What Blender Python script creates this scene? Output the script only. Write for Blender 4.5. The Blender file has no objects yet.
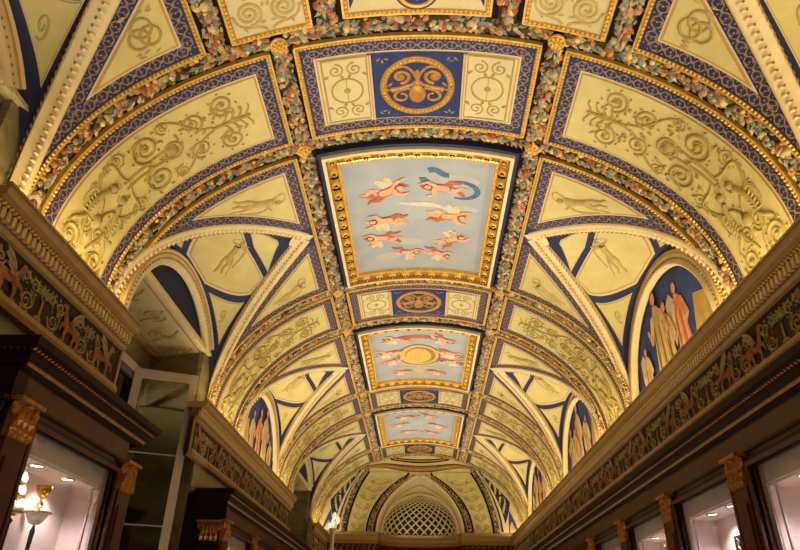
import bpy, math, random
from mathutils import Vector, Matrix
from mathutils.geometry import tessellate_polygon
from bisect import bisect_left
random.seed(7)
C = bpy.context.scene.collection
PI = math.pi
D2R = PI / 180

# ------------------------------------------------------------------ materials
def lin(r, g, b):
    f = lambda c: (c / 255 / 12.92) if c / 255 <= 0.04045 else ((c / 255 + 0.055) / 1.055) ** 2.4
    return (f(r), f(g), f(b), 1)

def mat(name, col, rough=0.6, metal=0.0, var=0.0, vscale=6.0, bump=0.0, bscale=60.0, emit=0.0, col2=None, spec=0.3):
    m = bpy.data.materials.new(name)
    m.use_nodes = True
    nt = m.node_tree
    b = nt.nodes['Principled BSDF']
    b.inputs['Base Color'].default_value = col
    b.inputs['Roughness'].default_value = rough
    b.inputs['Metallic'].default_value = metal
    b.inputs['Specular IOR Level'].default_value = spec
    if emit:
        b.inputs['Emission Color'].default_value = col
        b.inputs['Emission Strength'].default_value = emit
    tc = nt.nodes.new('ShaderNodeTexCoord')
    if var or col2:
        n = nt.nodes.new('ShaderNodeTexNoise')
        n.inputs['Scale'].default_value = vscale
        n.inputs['Detail'].default_value = 6
        nt.links.new(tc.outputs['Object'], n.inputs['Vector'])
        r = nt.nodes.new('ShaderNodeValToRGB')
        r.color_ramp.elements[0].position = 0.3
        r.color_ramp.elements[1].position = 0.7
        c2 = col2 or tuple(min(1, c * (1 + var)) for c in col[:3]) + (1,)
        c1 = col if col2 else tuple(c * (1 - var) for c in col[:3]) + (1,)
        r.color_ramp.elements[0].color = c1
        r.color_ramp.elements[1].color = c2
        nt.links.new(n.outputs['Fac'], r.inputs['Fac'])
        nt.links.new(r.outputs['Color'], b.inputs['Base Color'])
    if bump:
        n2 = nt.nodes.new('ShaderNodeTexNoise')
        n2.inputs['Scale'].default_value = bscale
        nt.links.new(tc.outputs['Object'], n2.inputs['Vector'])
        bp = nt.nodes.new('ShaderNodeBump')
        bp.inputs['Strength'].default_value = bump
        bp.inputs['Distance'].default_value = 0.02
        nt.links.new(n2.outputs['Fac'], bp.inputs['Height'])
        nt.links.new(bp.outputs['Normal'], b.inputs['Normal'])
    return m

def marble(name, c1, c2, c3, rough=0.35):
    m = bpy.data.materials.new(name)
    m.use_nodes = True
    nt = m.node_tree
    b = nt.nodes['Principled BSDF']
    b.inputs['Roughness'].default_value = rough
    tc = nt.nodes.new('ShaderNodeTexCoord')
    n = nt.nodes.new('ShaderNodeTexNoise'); n.inputs['Scale'].default_value = 2.2; n.inputs['Detail'].default_value = 9; n.inputs['Distortion'].default_value = 1.6
    mp = nt.nodes.new('ShaderNodeMapping'); mp.inputs['Rotation'].default_value = (0.6, 0.3, 0.4); mp.inputs['Scale'].default_value = (1, 1, 2.4)
    nt.links.new(tc.outputs['Object'], mp.inputs['Vector'])
    nt.links.new(mp.outputs['Vector'], n.inputs['Vector'])
    r = nt.nodes.new('ShaderNodeValToRGB')
    r.color_ramp.elements[0].position = 0.3; r.color_ramp.elements[0].color = c1
    r.color_ramp.elements[1].position = 0.72; r.color_ramp.elements[1].color = c3
    e = r.color_ramp.elements.new(0.5); e.color = c2
    nt.links.new(n.outputs['Fac'], r.inputs['Fac'])
    nt.links.new(r.outputs['Color'], b.inputs['Base Color'])
    return m

M = {}
M['cream'] = mat('cream_stucco', lin(208, 190, 124), 0.7, var=0.10, vscale=5, bump=0.25, bscale=130)
M['cream_pale'] = mat('pale_stucco', lin(206, 188, 138), 0.7, var=0.08, vscale=5, bump=0.2, bscale=130)
M['relief'] = mat('relief_stucco', lin(166, 144, 80), 0.75, var=0.14, vscale=20)  # darker than the field: relief shading put into the colour
M['relief_faint'] = mat('faint_relief_stucco', lin(184, 162, 100), 0.75, var=0.12, vscale=20)  # milder tone of the same, relief shading in the colour
M['moulding'] = mat('moulding_stucco', lin(224, 200, 148), 0.6, var=0.08, vscale=9)
M['mould_gap'] = mat('moulding_recess', lin(150, 112, 66), 0.7)
M['blue'] = mat('painted_blue', lin(34, 46, 94), 0.6, var=0.3, vscale=9)
M['deep_blue'] = mat('deep_blue_paint', lin(20, 26, 66), 0.65, var=0.3, vscale=4)
M['line_blue'] = mat('line_blue_paint', lin(36, 40, 74), 0.6)
M['sky_blue'] = mat('lunette_blue', lin(50, 68, 122), 0.8, var=0.35, vscale=3)
M['gold_paint'] = mat('gold_paint', lin(146, 116, 72), 0.55, var=0.3, vscale=40)
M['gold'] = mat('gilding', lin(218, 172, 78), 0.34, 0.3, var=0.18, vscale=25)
M['gold_dark'] = mat('dark_gilding', lin(170, 120, 50), 0.45, 0.25, var=0.2, vscale=25)  # gilding in a deeper gold-brown
M['ochre'] = mat('ochre_line', lin(190, 146, 70), 0.6)
M['white_line'] = mat('pale_line', lin(210, 188, 156), 0.6)
M['gap'] = mat('channel_shade', lin(24, 13, 8), 0.9)  # near-black colour stands in for deep shadow beside the garlands
M['black'] = mat('bracket_shade', lin(24, 15, 10), 0.9)  # black in place of the shade in and between frame brackets
M['leaf_dark'] = mat('leaf_dark', lin(84, 84, 58), 0.7, var=0.3, vscale=40)
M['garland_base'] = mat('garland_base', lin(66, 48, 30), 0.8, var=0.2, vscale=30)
M['leaf'] = mat('leaf_grey_green', lin(130, 126, 92), 0.65, var=0.3, vscale=40)
M['leaf_blue'] = mat('leaf_blue_grey', lin(136, 142, 132), 0.65, var=0.25, vscale=40)
M['leaf_cream'] = mat('leaf_cream', lin(192, 172, 122), 0.65, var=0.15, vscale=40)
M['fruit_red'] = mat('fruit_coral', lin(160, 86, 56), 0.6, var=0.25, vscale=40)
M['fruit_orange'] = mat('fruit_orange', lin(196, 136, 74), 0.5, var=0.2, vscale=40)
M['fruit_pink'] = mat('fruit_pink', lin(184, 132, 100), 0.6, var=0.2, vscale=40)
M['fruit_yellow'] = mat('fruit_yellow', lin(222, 192, 112), 0.5, var=0.2, vscale=40)
M['canvas'] = mat('painted_sky', lin(148, 152, 156), 0.8, var=0.06, vscale=3, col2=lin(166, 166, 162))
M['cloud'] = mat('painted_cloud', lin(172, 168, 158), 0.8, var=0.06, vscale=8)
M['skin'] = mat('painted_skin', lin(216, 158, 124), 0.75, var=0.22, vscale=26)
M['skin_dark'] = mat('painted_skin_shadow', lin(172, 96, 66), 0.75, var=0.2, vscale=26)
M['hair'] = mat('painted_hair', lin(128, 72, 44), 0.8)
M['wing'] = mat('painted_wing', lin(194, 182, 158), 0.8, var=0.12, vscale=30)
M['drape_blue'] = mat('painted_blue_drape', lin(74, 104, 128), 0.8, var=0.3, vscale=30)
M['drape_red'] = mat('painted_red_drape', lin(170, 90, 62), 0.8, var=0.25, vscale=30)
M['drape_yellow'] = mat('painted_yellow_drape', lin(198, 158, 82), 0.8, var=0.2, vscale=30)
M['drape_green'] = mat('painted_green_drape', lin(176, 182, 96), 0.8, var=0.2, vscale=30)
M['robe'] = mat('painted_robe', lin(196, 160, 96), 0.8, var=0.3, vscale=10)
M['robe_pink'] = mat('painted_pink_robe', lin(216, 128, 92), 0.8, var=0.25, vscale=10)
M['robe_light'] = mat('painted_light_robe', lin(212, 186, 132), 0.8, var=0.2, vscale=10)
M['robe_shadow'] = mat('painted_robe_shadow', lin(132, 98, 52), 0.8)
M['stone_block'] = mat('painted_stone', lin(186, 152, 82), 0.8, var=0.2, vscale=6)
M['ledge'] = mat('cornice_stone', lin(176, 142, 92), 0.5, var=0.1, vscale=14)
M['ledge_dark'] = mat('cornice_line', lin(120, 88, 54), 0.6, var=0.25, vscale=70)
M['dentil'] = mat('dentil_stone', lin(214, 182, 120), 0.5)
M['frieze'] = mat('frieze_ground', lin(60, 33, 28), 0.6, var=0.25, vscale=12)
M['grif'] = mat('griffin_tan', lin(168, 114, 78), 0.65, var=0.3, vscale=30)
M['grif_wing'] = mat('griffin_wing_grey', lin(166, 156, 132), 0.65, var=0.25, vscale=30)
M['scroll'] = mat('frieze_scroll', lin(178, 166, 126), 0.65, var=0.25, vscale=25)
M['palm'] = mat('frieze_palm', lin(166, 160, 84), 0.65, var=0.25, vscale=25)
M['palm_trunk'] = mat('frieze_palm_trunk', lin(178, 140, 80), 0.65)
M['bloom'] = mat('frieze_bloom', lin(140, 84, 58), 0.65)
M['wood'] = mat('dark_walnut', lin(72, 34, 18), 0.34, var=0.35, vscale=7, spec=0.3)
M['wood_dark'] = mat('black_walnut', lin(34, 17, 13), 0.42, var=0.3, vscale=7, spec=0.15)
M['gilt_wood'] = mat('gilt_carving', lin(160, 102, 38), 0.4, 0.35, var=0.35, vscale=30)
M['liner'] = mat('grey_liner', lin(186, 172, 174), 0.4, var=0.08, vscale=5)
M['case_inside'] = mat('pink_white_lining', lin(232, 214, 212), 0.7, var=0.03)
M['spot'] = mat('spot_light', lin(255, 244, 240), 0.5, emit=6.0)
M['chrome'] = mat('silver', lin(214, 210, 206), 0.2, 0.9)
M['porcelain'] = mat('white_porcelain', lin(240, 234, 226), 0.25)
M['iron'] = mat('dark_metal', lin(40, 36, 38), 0.4, 0.5)
M['old_gold'] = mat('old_gold', lin(212, 160, 70), 0.25, 0.8)
M['marble'] = marble('green_brown_marble', lin(108, 100, 66), lin(138, 126, 86), lin(168, 150, 106))
M['floor'] = marble('dark_floor_marble', lin(70, 54, 42), lin(96, 78, 60), lin(124, 104, 82))
M['frame_white'] = mat('pale_window_paint', lin(206, 188, 164), 0.4)
M['frame_violet'] = mat('violet_grey_paint', lin(112, 96, 112), 0.4)
M['night'] = mat('night_window', lin(22, 18, 28), 0.1, spec=0.6)
M['lamp_glow'] = mat('lamp_glow', lin(255, 240, 214), 0.5, emit=0.75)
M['dark_coffer'] = mat('coffer_hollow', lin(34, 26, 22), 0.8)

g = bpy.data.materials.new('cabinet_glass'); g.use_nodes = True
nt = g.node_tree
for n_ in list(nt.nodes): nt.nodes.remove(n_)
out = nt.nodes.new('ShaderNodeOutputMaterial'); mx = nt.nodes.new('ShaderNodeMixShader')
tr = nt.nodes.new('ShaderNodeBsdfTransparent'); gl = nt.nodes.new('ShaderNodeBsdfGlossy')
gl.inputs['Roughness'].default_value = 0.03
tr.inputs['Color'].default_value = (0.93, 0.94, 0.92, 1)
mx.inputs['Fac'].default_value = 0.05
nt.links.new(tr.outputs[0], mx.inputs[1]); nt.links.new(gl.outputs[0], mx.inputs[2]); nt.links.new(mx.outputs[0], out.inputs[0])
M['glass'] = g
g2 = g.copy(); g2.name = 'casement_glass'
for n_ in g2.node_tree.nodes:
    if n_.type == 'BSDF_TRANSPARENT': n_.inputs['Color'].default_value = (0.62, 0.66, 0.58, 1)
    if n_.type == 'MIX_SHADER': n_.inputs['Fac'].default_value = 0.1
M['casement_glass'] = g2

# ------------------------------------------------------------------ mesh builder
class MB:
    def __init__(self):
        self.v = []; self.f = []; self.m = []; self.sm = []; self.mats = []
    def mi(self, k):
        if k not in self.mats: self.mats.append(k)
        return self.mats.index(k)
    def add(self, vs, fs, k, smooth=False):
        o = len(self.v); i = self.mi(k)
        self.v.extend(vs)
        for f in fs:
            self.f.append(tuple(a + o for a in f)); self.m.append(i); self.sm.append(smooth)
    def box(self, x0, x1, y0, y1, z0, z1, k):
        vs = [Vector((x, y, z)) for x in (x0, x1) for y in (y0, y1) for z in (z0, z1)]
        self.add(vs, [(0, 1, 3, 2), (4, 6, 7, 5), (0, 4, 5, 1), (2, 3, 7, 6), (0, 2, 6, 4), (1, 5, 7, 3)], k)

OFF = {}
def thing(name, label, cat, loc=(0, 0, 0), group=None):
    o = bpy.data.objects.new(name, None); C.objects.link(o)
    o.empty_display_size = 0.05
    o.location = loc
    o['label'] = label; o['category'] = cat
    if group: o['group'] = group
    OFF[o.name] = Vector(loc)
    return o

def obj(name, mb, parent=None, label=None):
    off = OFF[parent.name] if parent else Vector((0, 0, 0))
    me = bpy.data.meshes.new(name)
    me.from_pydata([tuple(v - off) for v in mb.v], [], mb.f)
    for k in mb.mats: me.materials.append(M[k])
    me.polygons.foreach_set('material_index', mb.m)
    me.polygons.foreach_set('use_smooth', mb.sm)
    me.update()
    o = bpy.data.objects.new(name, me); C.objects.link(o)
    if parent: o.parent = parent
    if label: o['label'] = label
    OFF[o.name] = off
    return o

def tag(o, label, cat, group=None):
    o['label'] = label; o['category'] = cat
    if group: o['group'] = group
    return o

def struct(name, mb):
    o = obj(name, mb); o['kind'] = 'structure'
    return o

KIDS = {}
def dup(root, dy, label, group=None):
    if not KIDS:
        pass
    r = root.copy(); C.objects.link(r)
    r.location = root.location + Vector((0, dy, 0))
    r['label'] = label
    if group: r['group'] = group
    OFF[r.name] = OFF[root.name] + Vector((0, dy, 0))
    for ch in list(root.children):
        c = ch.copy(); C.objects.link(c); c.parent = r
        OFF[c.name] = OFF[r.name]
        for gch in list(ch.children):
            d = gch.copy(); C.objects.link(d); d.parent = c
            OFF[d.name] = OFF[r.name]
    return r

# ------------------------------------------------------------------ surfaces
A, B, Z0 = 2.36, 1.70, 2.15
N_T = 900
_T = [PI / 2 - PI / 2 * i / N_T for i in range(N_T + 1)]
_SL = [0.0]
for i in range(N_T):
    a0, a1 = _T[i], _T[i + 1]
    _SL.append(_SL[-1] + math.hypot(A * (math.cos(a1) - math.cos(a0)), B * (math.sin(a1) - math.sin(a0))))
SMAX = _SL[-1]
def t_of_s(s):
    s = abs(s)
    if s >= SMAX: return 0.0
    i = bisect_left(_SL, s)
    if i <= 0: return PI / 2
    f = (s - _SL[i - 1]) / (_SL[i] - _SL[i - 1])
    return _T[i - 1] + (_T[i] - _T[i - 1]) * f
def s_of_t(t):
    x = (PI / 2 - t) / (PI / 2) * N_T
    i = max(0, min(N_T - 1, int(x)))
    return _SL[i] + (_SL[i + 1] - _SL[i]) * (x - i)
def sX(x): return s_of_t(math.acos(x / A))
def vault(s, y, h=0.0):
    t = t_of_s(s); c = math.cos(t); sn = math.sin(t)
    nx, nz = -c / A, -sn / B
    l = math.hypot(nx, nz)
    x = A * c + nx / l * h; z = Z0 + B * sn + nz / l * h
    if abs(s) > SMAX: z -= abs(s) - SMAX
    return Vector((x if s >= 0 else -x, y, z))
def VS(sg): return lambda s, y, h=0.0: vault(sg * s, y, h)
TG = 59.0
def gdy(s, half=1.25):
    t = t_of_s(s) / D2R
    if t >= TG: return 0.0
    return half * (1 - (t / TG) ** 2)
S_APEX = s_of_t(TG * D2R)

def frame_at(S, u, v, e=0.004):
    P = S(u, v, 0.0)
    N = (S(u, v, 0.02) - P).normalized()
    T = (S(u + e, v, 0.0) - S(u - e, v, 0.0))
    T = (T - N * T.dot(N)).normalized()
    return P, T, N.cross(T), N

def strand(mb, S, pts, prof, k, smooth=True, taper=None, base=0.0):
    n = len(pts)
    P = [S(p[0], p[1], 0.0) for p in pts]
    vs = []; m = len(prof)
    for i in range(n):
        N = (S(pts[i][0], pts[i][1], 0.02) - P[i]).normalized()
        T = P[min(n - 1, i + 1)] - P[max(0, i - 1)]
        if T.length < 1e-9: T = Vector((0, 1, 0))
        Bn = N.cross(T).normalized()
        sc = taper(i / (n - 1)) if taper else 1.0
        for o, h in prof:
            vs.append(P[i] + Bn * (o * sc) + N * (base + h * sc))
    fs = [(i * m + j, i * m + j + 1, (i + 1) * m + j + 1, (i + 1) * m + j) for i in range(n - 1) for j in range(m - 1)]
    mb.add(vs, fs, k, smooth)

def hr(r, k=1.0):
    return [(-r, -0.004), (-0.8 * r, 0.6 * r * k), (0, r * k), (0.8 * r, 0.6 * r * k), (r, -0.004)]
def flat(w, h): return [(-w / 2, h), (w / 2, h)]
def bar(w, h0, h1): return [(-w / 2, h0), (-w / 2, h1), (w / 2, h1), (w / 2, h0)]

def blob(mb, S, u, v, rx, ry, ang, hh, k, n=8, base=0.0, du=0.0, dv=0.0):
    P, T, Bn, N = frame_at(S, u, v)
    ca, sa = math.cos(ang), math.sin(ang)
    E1 = T * ca + Bn * sa; E2 = Bn * ca - T * sa
    P = P + N * base + T * du + Bn * dv
    vs = []
    for sc, z in ((1.0, 0.0), (0.72, 0.7)):
        for i in range(n):
            a = 2 * PI * i / n
            vs.append(P + E1 * (rx * sc * math.cos(a)) + E2 * (ry * sc * math.sin(a)) + N * (hh * z))
    vs.append(P + N * hh)
    fs = [(i, (i + 1) % n, n + (i + 1) % n, n + i) for i in range(n)] + [(n + i, n + (i + 1) % n, 2 * n) for i in range(n)]
    mb.add(vs, fs, k, True)

def leafshape(mb, S, u, v, ln, w, ang, hh, k, base=0.0):
    P, T, Bn, N = frame_at(S, u, v)
    ca, sa = math.cos(ang), math.sin(ang)
    E1 = T * ca + Bn * sa; E2 = Bn * ca - T * sa
    P = P + N * base
    vs = [P - E1 * ln * .5, P - E1 * .1 * ln + E2 * w * .5 + N * hh * .3, P - E1 * .1 * ln + N * hh, P - E1 * .1 * ln - E2 * w * .5 + N * hh * .3, P + E1 * ln * .5 + N * hh * .7]
    mb.add(vs, [(0, 2, 1), (0, 3, 2), (1, 2, 4), (2, 3, 4)], k, False)

def poly(mb, S, pts, h, k):
    vs = [S(p[0], p[1], h) for p in pts]
    fl = [Vector((p[0], p[1], 0)) for p in pts]
    tri = tessellate_polygon([fl])
    mb.add(vs, [tuple(t) for t in tri], k)

def pf(mb, S, pts, h, k, rings=4):
    """polygon filled with concentric rings so that it follows a curved surface (star-shaped outlines)"""
    n = len(pts); cx = sum(p[0] for p in pts) / n; cy = sum(p[1] for p in pts) / n
    vs = [S(cx, cy, h)]
    for r in range(1, rings + 1):
        f = r / rings
        vs += [S(cx + (p[0] - cx) * f, cy + (p[1] - cy) * f, h) for p in pts]
    fs = [(0, 1 + i, 1 + (i + 1) % n) for i in range(n)]
    for r in range(rings - 1):
        a, b = 1 + r * n, 1 + (r + 1) * n
        fs += [(a + i, b + i, b + (i + 1) % n, a + (i + 1) % n) for i in range(n)]
    mb.add(vs, fs, k, True)

def patch(mb, S, us, lo, hi, h, k, nv=8, smooth=True):
    vs = []; n = len(us)
    for u in us:
        a, b = lo(u), hi(u)
        for j in range(nv + 1):
            vs.append(S(u, a + (b - a) * j / nv, h))
    fs = [(i * (nv + 1) + j, i * (nv + 1) + j + 1, (i + 1) * (nv + 1) + j + 1, (i + 1) * (nv + 1) + j) for i in range(n - 1) for j in range(nv)]
    mb.add(vs, fs, k, smooth)

def lsp(a, b, n): return [a + (b - a) * i / (n - 1) for i in range(n)]
def rect(mb, S, u0, u1, v0, v1, h, k, n=None, nv=2):
    n = n or max(3, int((u1 - u0) / 0.06) + 2)
    patch(mb, S, lsp(u0, u1, n), lambda u: v0, lambda u: v1, h, k, nv)

def resample(S, pts, sp, closed=False):
    pts = list(pts) + ([pts[0]] if closed else [])
    P = [S(p[0], p[1], 0) for p in pts]
    L = [0.0]
    for i in range(1, len(P)): L.append(L[-1] + (P[i] - P[i - 1]).length)
    n = max(2, int(round(L[-1] / sp)))
    outp = []; j = 0
    for i in range(n + (0 if closed else 1)):
        d = L[-1] * i / n
        while j < len(L) - 2 and L[j + 1] < d: j += 1
        f = (d - L[j]) / max(1e-9, L[j + 1] - L[j])
        outp.append((pts[j][0] + (pts[j + 1][0] - pts[j][0]) * f, pts[j][1] + (pts[j + 1][1] - pts[j][1]) * f))
    return outp

def beads(mb, S, pts, sp, r, k, base=0.0, n=6, closed=False):
    for p in resample(S, pts, sp, closed): blob(mb, S, p[0], p[1], r, r, 0, r * 1.1, k, n, base)

def rectpath(u0, u1, v0, v1, n=14):
    return [(u, v0) for u in lsp(u0, u1, n)] + [(u1, v) for v in lsp(v0, v1, n)][1:] + [(u, v1) for u in lsp(u1, u0, n)][1:] + [(u0, v) for v in lsp(v1, v0, n)][1:]

def ribbon(mb, S, pts, w, h, k, taper=None):
    strand(mb, S, pts, flat(w, h), k, False, taper)

def spiral(cx, cy, r, turns, a0, dr, n=26, rin=0.12):
    return [(cx + r * (1 - (1 - rin) * i / n) * math.cos(a0 + dr * 2 * PI * turns * i / n), cy + r * (1 - (1 - rin) * i / n) * math.sin(a0 + dr * 2 * PI * turns * i / n)) for i in range(n + 1)]

def arc(cx, cy, rx, ry, a0, a1, n=16):
    return [(cx + rx * math.cos(a0 + (a1 - a0) * i / n), cy + ry * math.sin(a0 + (a1 - a0) * i / n)) for i in range(n + 1)]

def bez(p0, p1, p2, p3, n=12):
    o = []
    for i in range(n + 1):
        t = i / n; q = 1 - t
        o.append(tuple(q ** 3 * p0[j] + 3 * q * q * t * p1[j] + 3 * q * t * t * p2[j] + t ** 3 * p3[j] for j in (0, 1)))
    return o

def xf(pts, u, v, ang, sc, flip=False):
    ca, sa = math.cos(ang), math.sin(ang); o = []
    for x, y in pts:
        if flip: x = -x
        o.append((u + sc * (x * ca - y * sa), v + sc * (x * sa + y * ca)))
    return o

def capsule(p, q, r0, r1, n=5):
    dx, dy = q[0] - p[0], q[1] - p[1]
    a = math.atan2(dy, dx)
    o = [(p[0] + r0 * math.cos(a + PI / 2 + PI * i / n), p[1] + r0 * math.sin(a + PI / 2 + PI * i / n)) for i in range(n + 1)]
    o += [(q[0] + r1 * math.cos(a - PI / 2 + PI * i / n), q[1] + r1 * math.sin(a - PI / 2 + PI * i / n)) for i in range(n + 1)]
    return o

# painted grotesque motif repeated along a border path (flat gold paint)
def motif_line(mb, S, path, w, per, h, k='gold_paint', closed=False):
    pts = resample(S, path, per, closed)
    n = len(pts)
    for i in range(n if closed else n - 1):
        p = pts[i]; q = pts[(i + 1) % n]
        dx, dy = q[0] - p[0], q[1] - p[1]; l = math.hypot(dx, dy)
        if l < 1e-6 or l > per * 2.2: continue
        a = math.atan2(dy, dx)
        T = lambda ps: xf(ps, p[0], p[1], a, 1.0)
        q_ = w * 0.5
        poly(mb, S, T([(-.11 * l, 0), (0, .3 * q_), (.11 * l, 0), (0, -.3 * q_)]), h, k)
        for s_ in (1, -1):
            ribbon(mb, S, T(bez((.1 * l, 0), (.25 * l, .95 * q_ * s_), (.55 * l, .95 * q_ * s_), (.6 * l, .3 * q_ * s_), 6)), w * .1, h, k)
            ribbon(mb, S, T(bez((.9 * l, 0), (.75 * l, .9 * q_ * s_), (.5 * l, .9 * q_ * s_), (.42 * l, .5 * q_ * s_), 5)), w * .09, h, k)
            poly(mb, S, T([(.02 * l, .55 * q_ * s_), (.07 * l, .75 * q_ * s_), (.02 * l, .95 * q_ * s_), (-.05 * l, .75 * q_ * s_)]), h, k)
        poly(mb, S, T([(.42 * l, 0), (.5 * l, .26 * q_), (.58 * l, 0), (.5 * l, -.26 * q_)]), h, k)

# --- relief pieces
def scroll_pair(mb, S, u, v, r, k, dirn=1, h=1.0, span=None):
    for s_ in (1, -1):
        c = (u, v + s_ * (span or r * 1.08))
        strand(mb, S, spiral(c[0], c[1], r, 1.9, -PI / 2 * s_ if dirn > 0 else PI / 2, s_ * dirn, 30), hr(r * .125, h), k, True, lambda f: 1 - .4 * f)
        blob(mb, S, c[0], c[1], r * .2, r * .2, 0, r * .16 * h, k, 8)
        for i in range(7):
            a = (i / 7) * 2 * PI + .3
            leafshape(mb, S, c[0] + math.cos(a) * r * 1.12, c[1] + math.sin(a) * r * 1.12, r * .34, r * .2, a + .9 * s_, r * .12 * h, k)

def relief_figure(mb, S, u, v, ang, sc, k, flip=False, h=1.0):
    T = lambda ps: xf(ps, u, v, ang, sc, flip)
    def limb(ps, r0, r1): strand(mb, S, T(ps), hr(r0 * sc, h), k, True, lambda f: 1 + (r1 / r0 - 1) * f)
    limb([(-.32, .05), (-.15, .06), (.02, .03), (.12, 0)], .085, .075)           # torso
    p = T([(-.43, .1)])[0]; blob(mb, S, p[0], p[1], .075 * sc, .065 * sc, ang, .07 * sc * h, k)
    limb([(-.3, .08), (-.38, -.06), (-.5, -.14)], .035, .022)
    limb([(-.28, .1), (-.2, .22), (-.32, .32)], .035, .022)
    limb([(.1, .0), (.28, .07), (.42, -.02), (.56, -.03)], .06, .025)
    limb([(.1, -.02), (.24, -.09), (.42, -.12), (.55, -.2)], .06, .025)
    limb(bez((-.3, .1), (-.2, .45), (.15, .3), (.4, .2), 10), .03, .02)
    limb(bez((.05, .05), (.2, .2), (.4, .12), (.62, .1), 8), .028, .014)
    limb(bez((-.3, .06), (-.6, .3), (-.65, -.1), (-.5, -.14), 8), .018, .014)

def scroll_panel_relief(S, u0, u1, v0, v1, k='relief'):
    mb = MB(); vc = (v0 + v1) / 2; w = v1 - v0; L = u1 - u0
    at = lambda f: u0 + L * f
    # candelabrum tip
    strand(mb, S, [(at(.03), vc), (at(.2), vc)], hr(.014), k)
    for i in range(4):
        for s_ in (1, -1):
            strand(mb, S, bez((at(.05 + .035 * i), vc), (at(.04 + .03 * i), vc + s_ * .05), (at(.02 + .03 * i), vc + s_ * .08), (at(.03 + .035 * i), vc + s_ * (.11 + .01 * i)), 6), hr(.008), k)
    blob(mb, S, at(.1), vc, .05, .03, 0, .02, k)
    scroll_pair(mb, S, at(.13), vc, w * .15, k, 1, 1.0, w * .27)
    scroll_pair(mb, S, at(.27), vc, w * .14, k, -1, 1.0, w * .2)
    blob(mb, S, at(.38), vc, .05, .05, 0, .025, k)
    strand(mb, S, arc(at(.38), vc, .075, .075, 0, 2 * PI, 18), hr(.012), k)
    scroll_pair(mb, S, at(.48), vc, w * .19, k, 1, 1.1, w * .235)
    for s_ in (1, -1):
        strand(mb, S, bez((at(.2), vc + s_ * .02), (at(.3), vc + s_ * .05), (at(.3), vc + s_ * w * .4), (at(.4), vc + s_ * w * .42), 12), hr(.011), k)
        strand(mb, S, bez((at(.36), vc + s_ * .03), (at(.42), vc + s_ * w * .1), (at(.5), vc + s_ * w * .02), (at(.62), vc + s_ * .03), 12), hr(.012), k)
        strand(mb, S, bez((at(.6), vc + s_ * .03), (at(.64), vc + s_ * w * .2), (at(.58), vc + s_ * w * .42), (at(.66), vc + s_ * w * .4), 12), hr(.012), k)
        # winged figure
        T = lambda ps: [(at(.72) + a, vc + s_ * (w * .2 + b)) for a, b in ps]
        strand(mb, S, T([(-.06, -.04), (.02, 0), (.12, .02), (.2, -.01)]), hr(.024), k, True, lambda f: 1.1 - .4 * f)
        c = T([(-.11, -.06)])[0]; blob(mb, S, c[0], c[1], .036, .032, 0, .035, k)
        for q in range(5): strand(mb, S, T(bez((.02 + .03 * q, -.02), (.05 + .03 * q, .01), (.05 + .03 * q, .04), (.03 + .035 * q, .06), 5)), hr(.006), k, base=.012)
        for q in range(6):
            strand(mb, S, T(bez((.0, .02), (-.04, .1), (-.16 + .05 * q, .12), (-.24 + .075 * q, .15 - .012 * q), 8)), hr(.013), k, True, lambda f: 1 - .6 * f)
        strand(mb, S, T(bez((.0, 0), (-.0, -.08), (.06, -.1), (.1, -.12), 6)), hr(.014), k)
        strand(mb, S, T(bez((.18, -.01), (.28, .06), (.24, .12), (.34, .1), 8)), hr(.022), k, True, lambda f: 1 - .6 * f)
        strand(mb, S, T(bez((.18, -.01), (.28, -.02), (.3, -.08), (.38, -.1), 8)), hr(.02), k, True, lambda f: 1 - .6 * f)
    scroll_pair(mb, S, at(.93), vc, w * .15, k, -1, 1.1, w * .27)
    scroll_pair(mb, S, at(.38), vc, w * .09, k, 1, 1.0, w * .36)
    scroll_pair(mb, S, at(.6), vc, w * .1, k, -1, 1.0, w * .36)
    scroll_pair(mb, S, at(.84), vc, w * .11, k, 1, 1.0, w * .12)
    scroll_pair(mb, S, at(.66), vc, w * .07, k, 1, 1.0, w * .1)
    blob(mb, S, at(.8), vc, .06, .05, 0, .03, k)
    for i in range(90):
        a = random.uniform(.06, .98); b = random.uniform(-.4, .4) * w * (0.75 if a < .3 else 1)
        leafshape(mb, S, at(a), vc + b, random.uniform(.035, .075), .028, random.uniform(0, 6.28), .012, k)
    return mb

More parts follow.
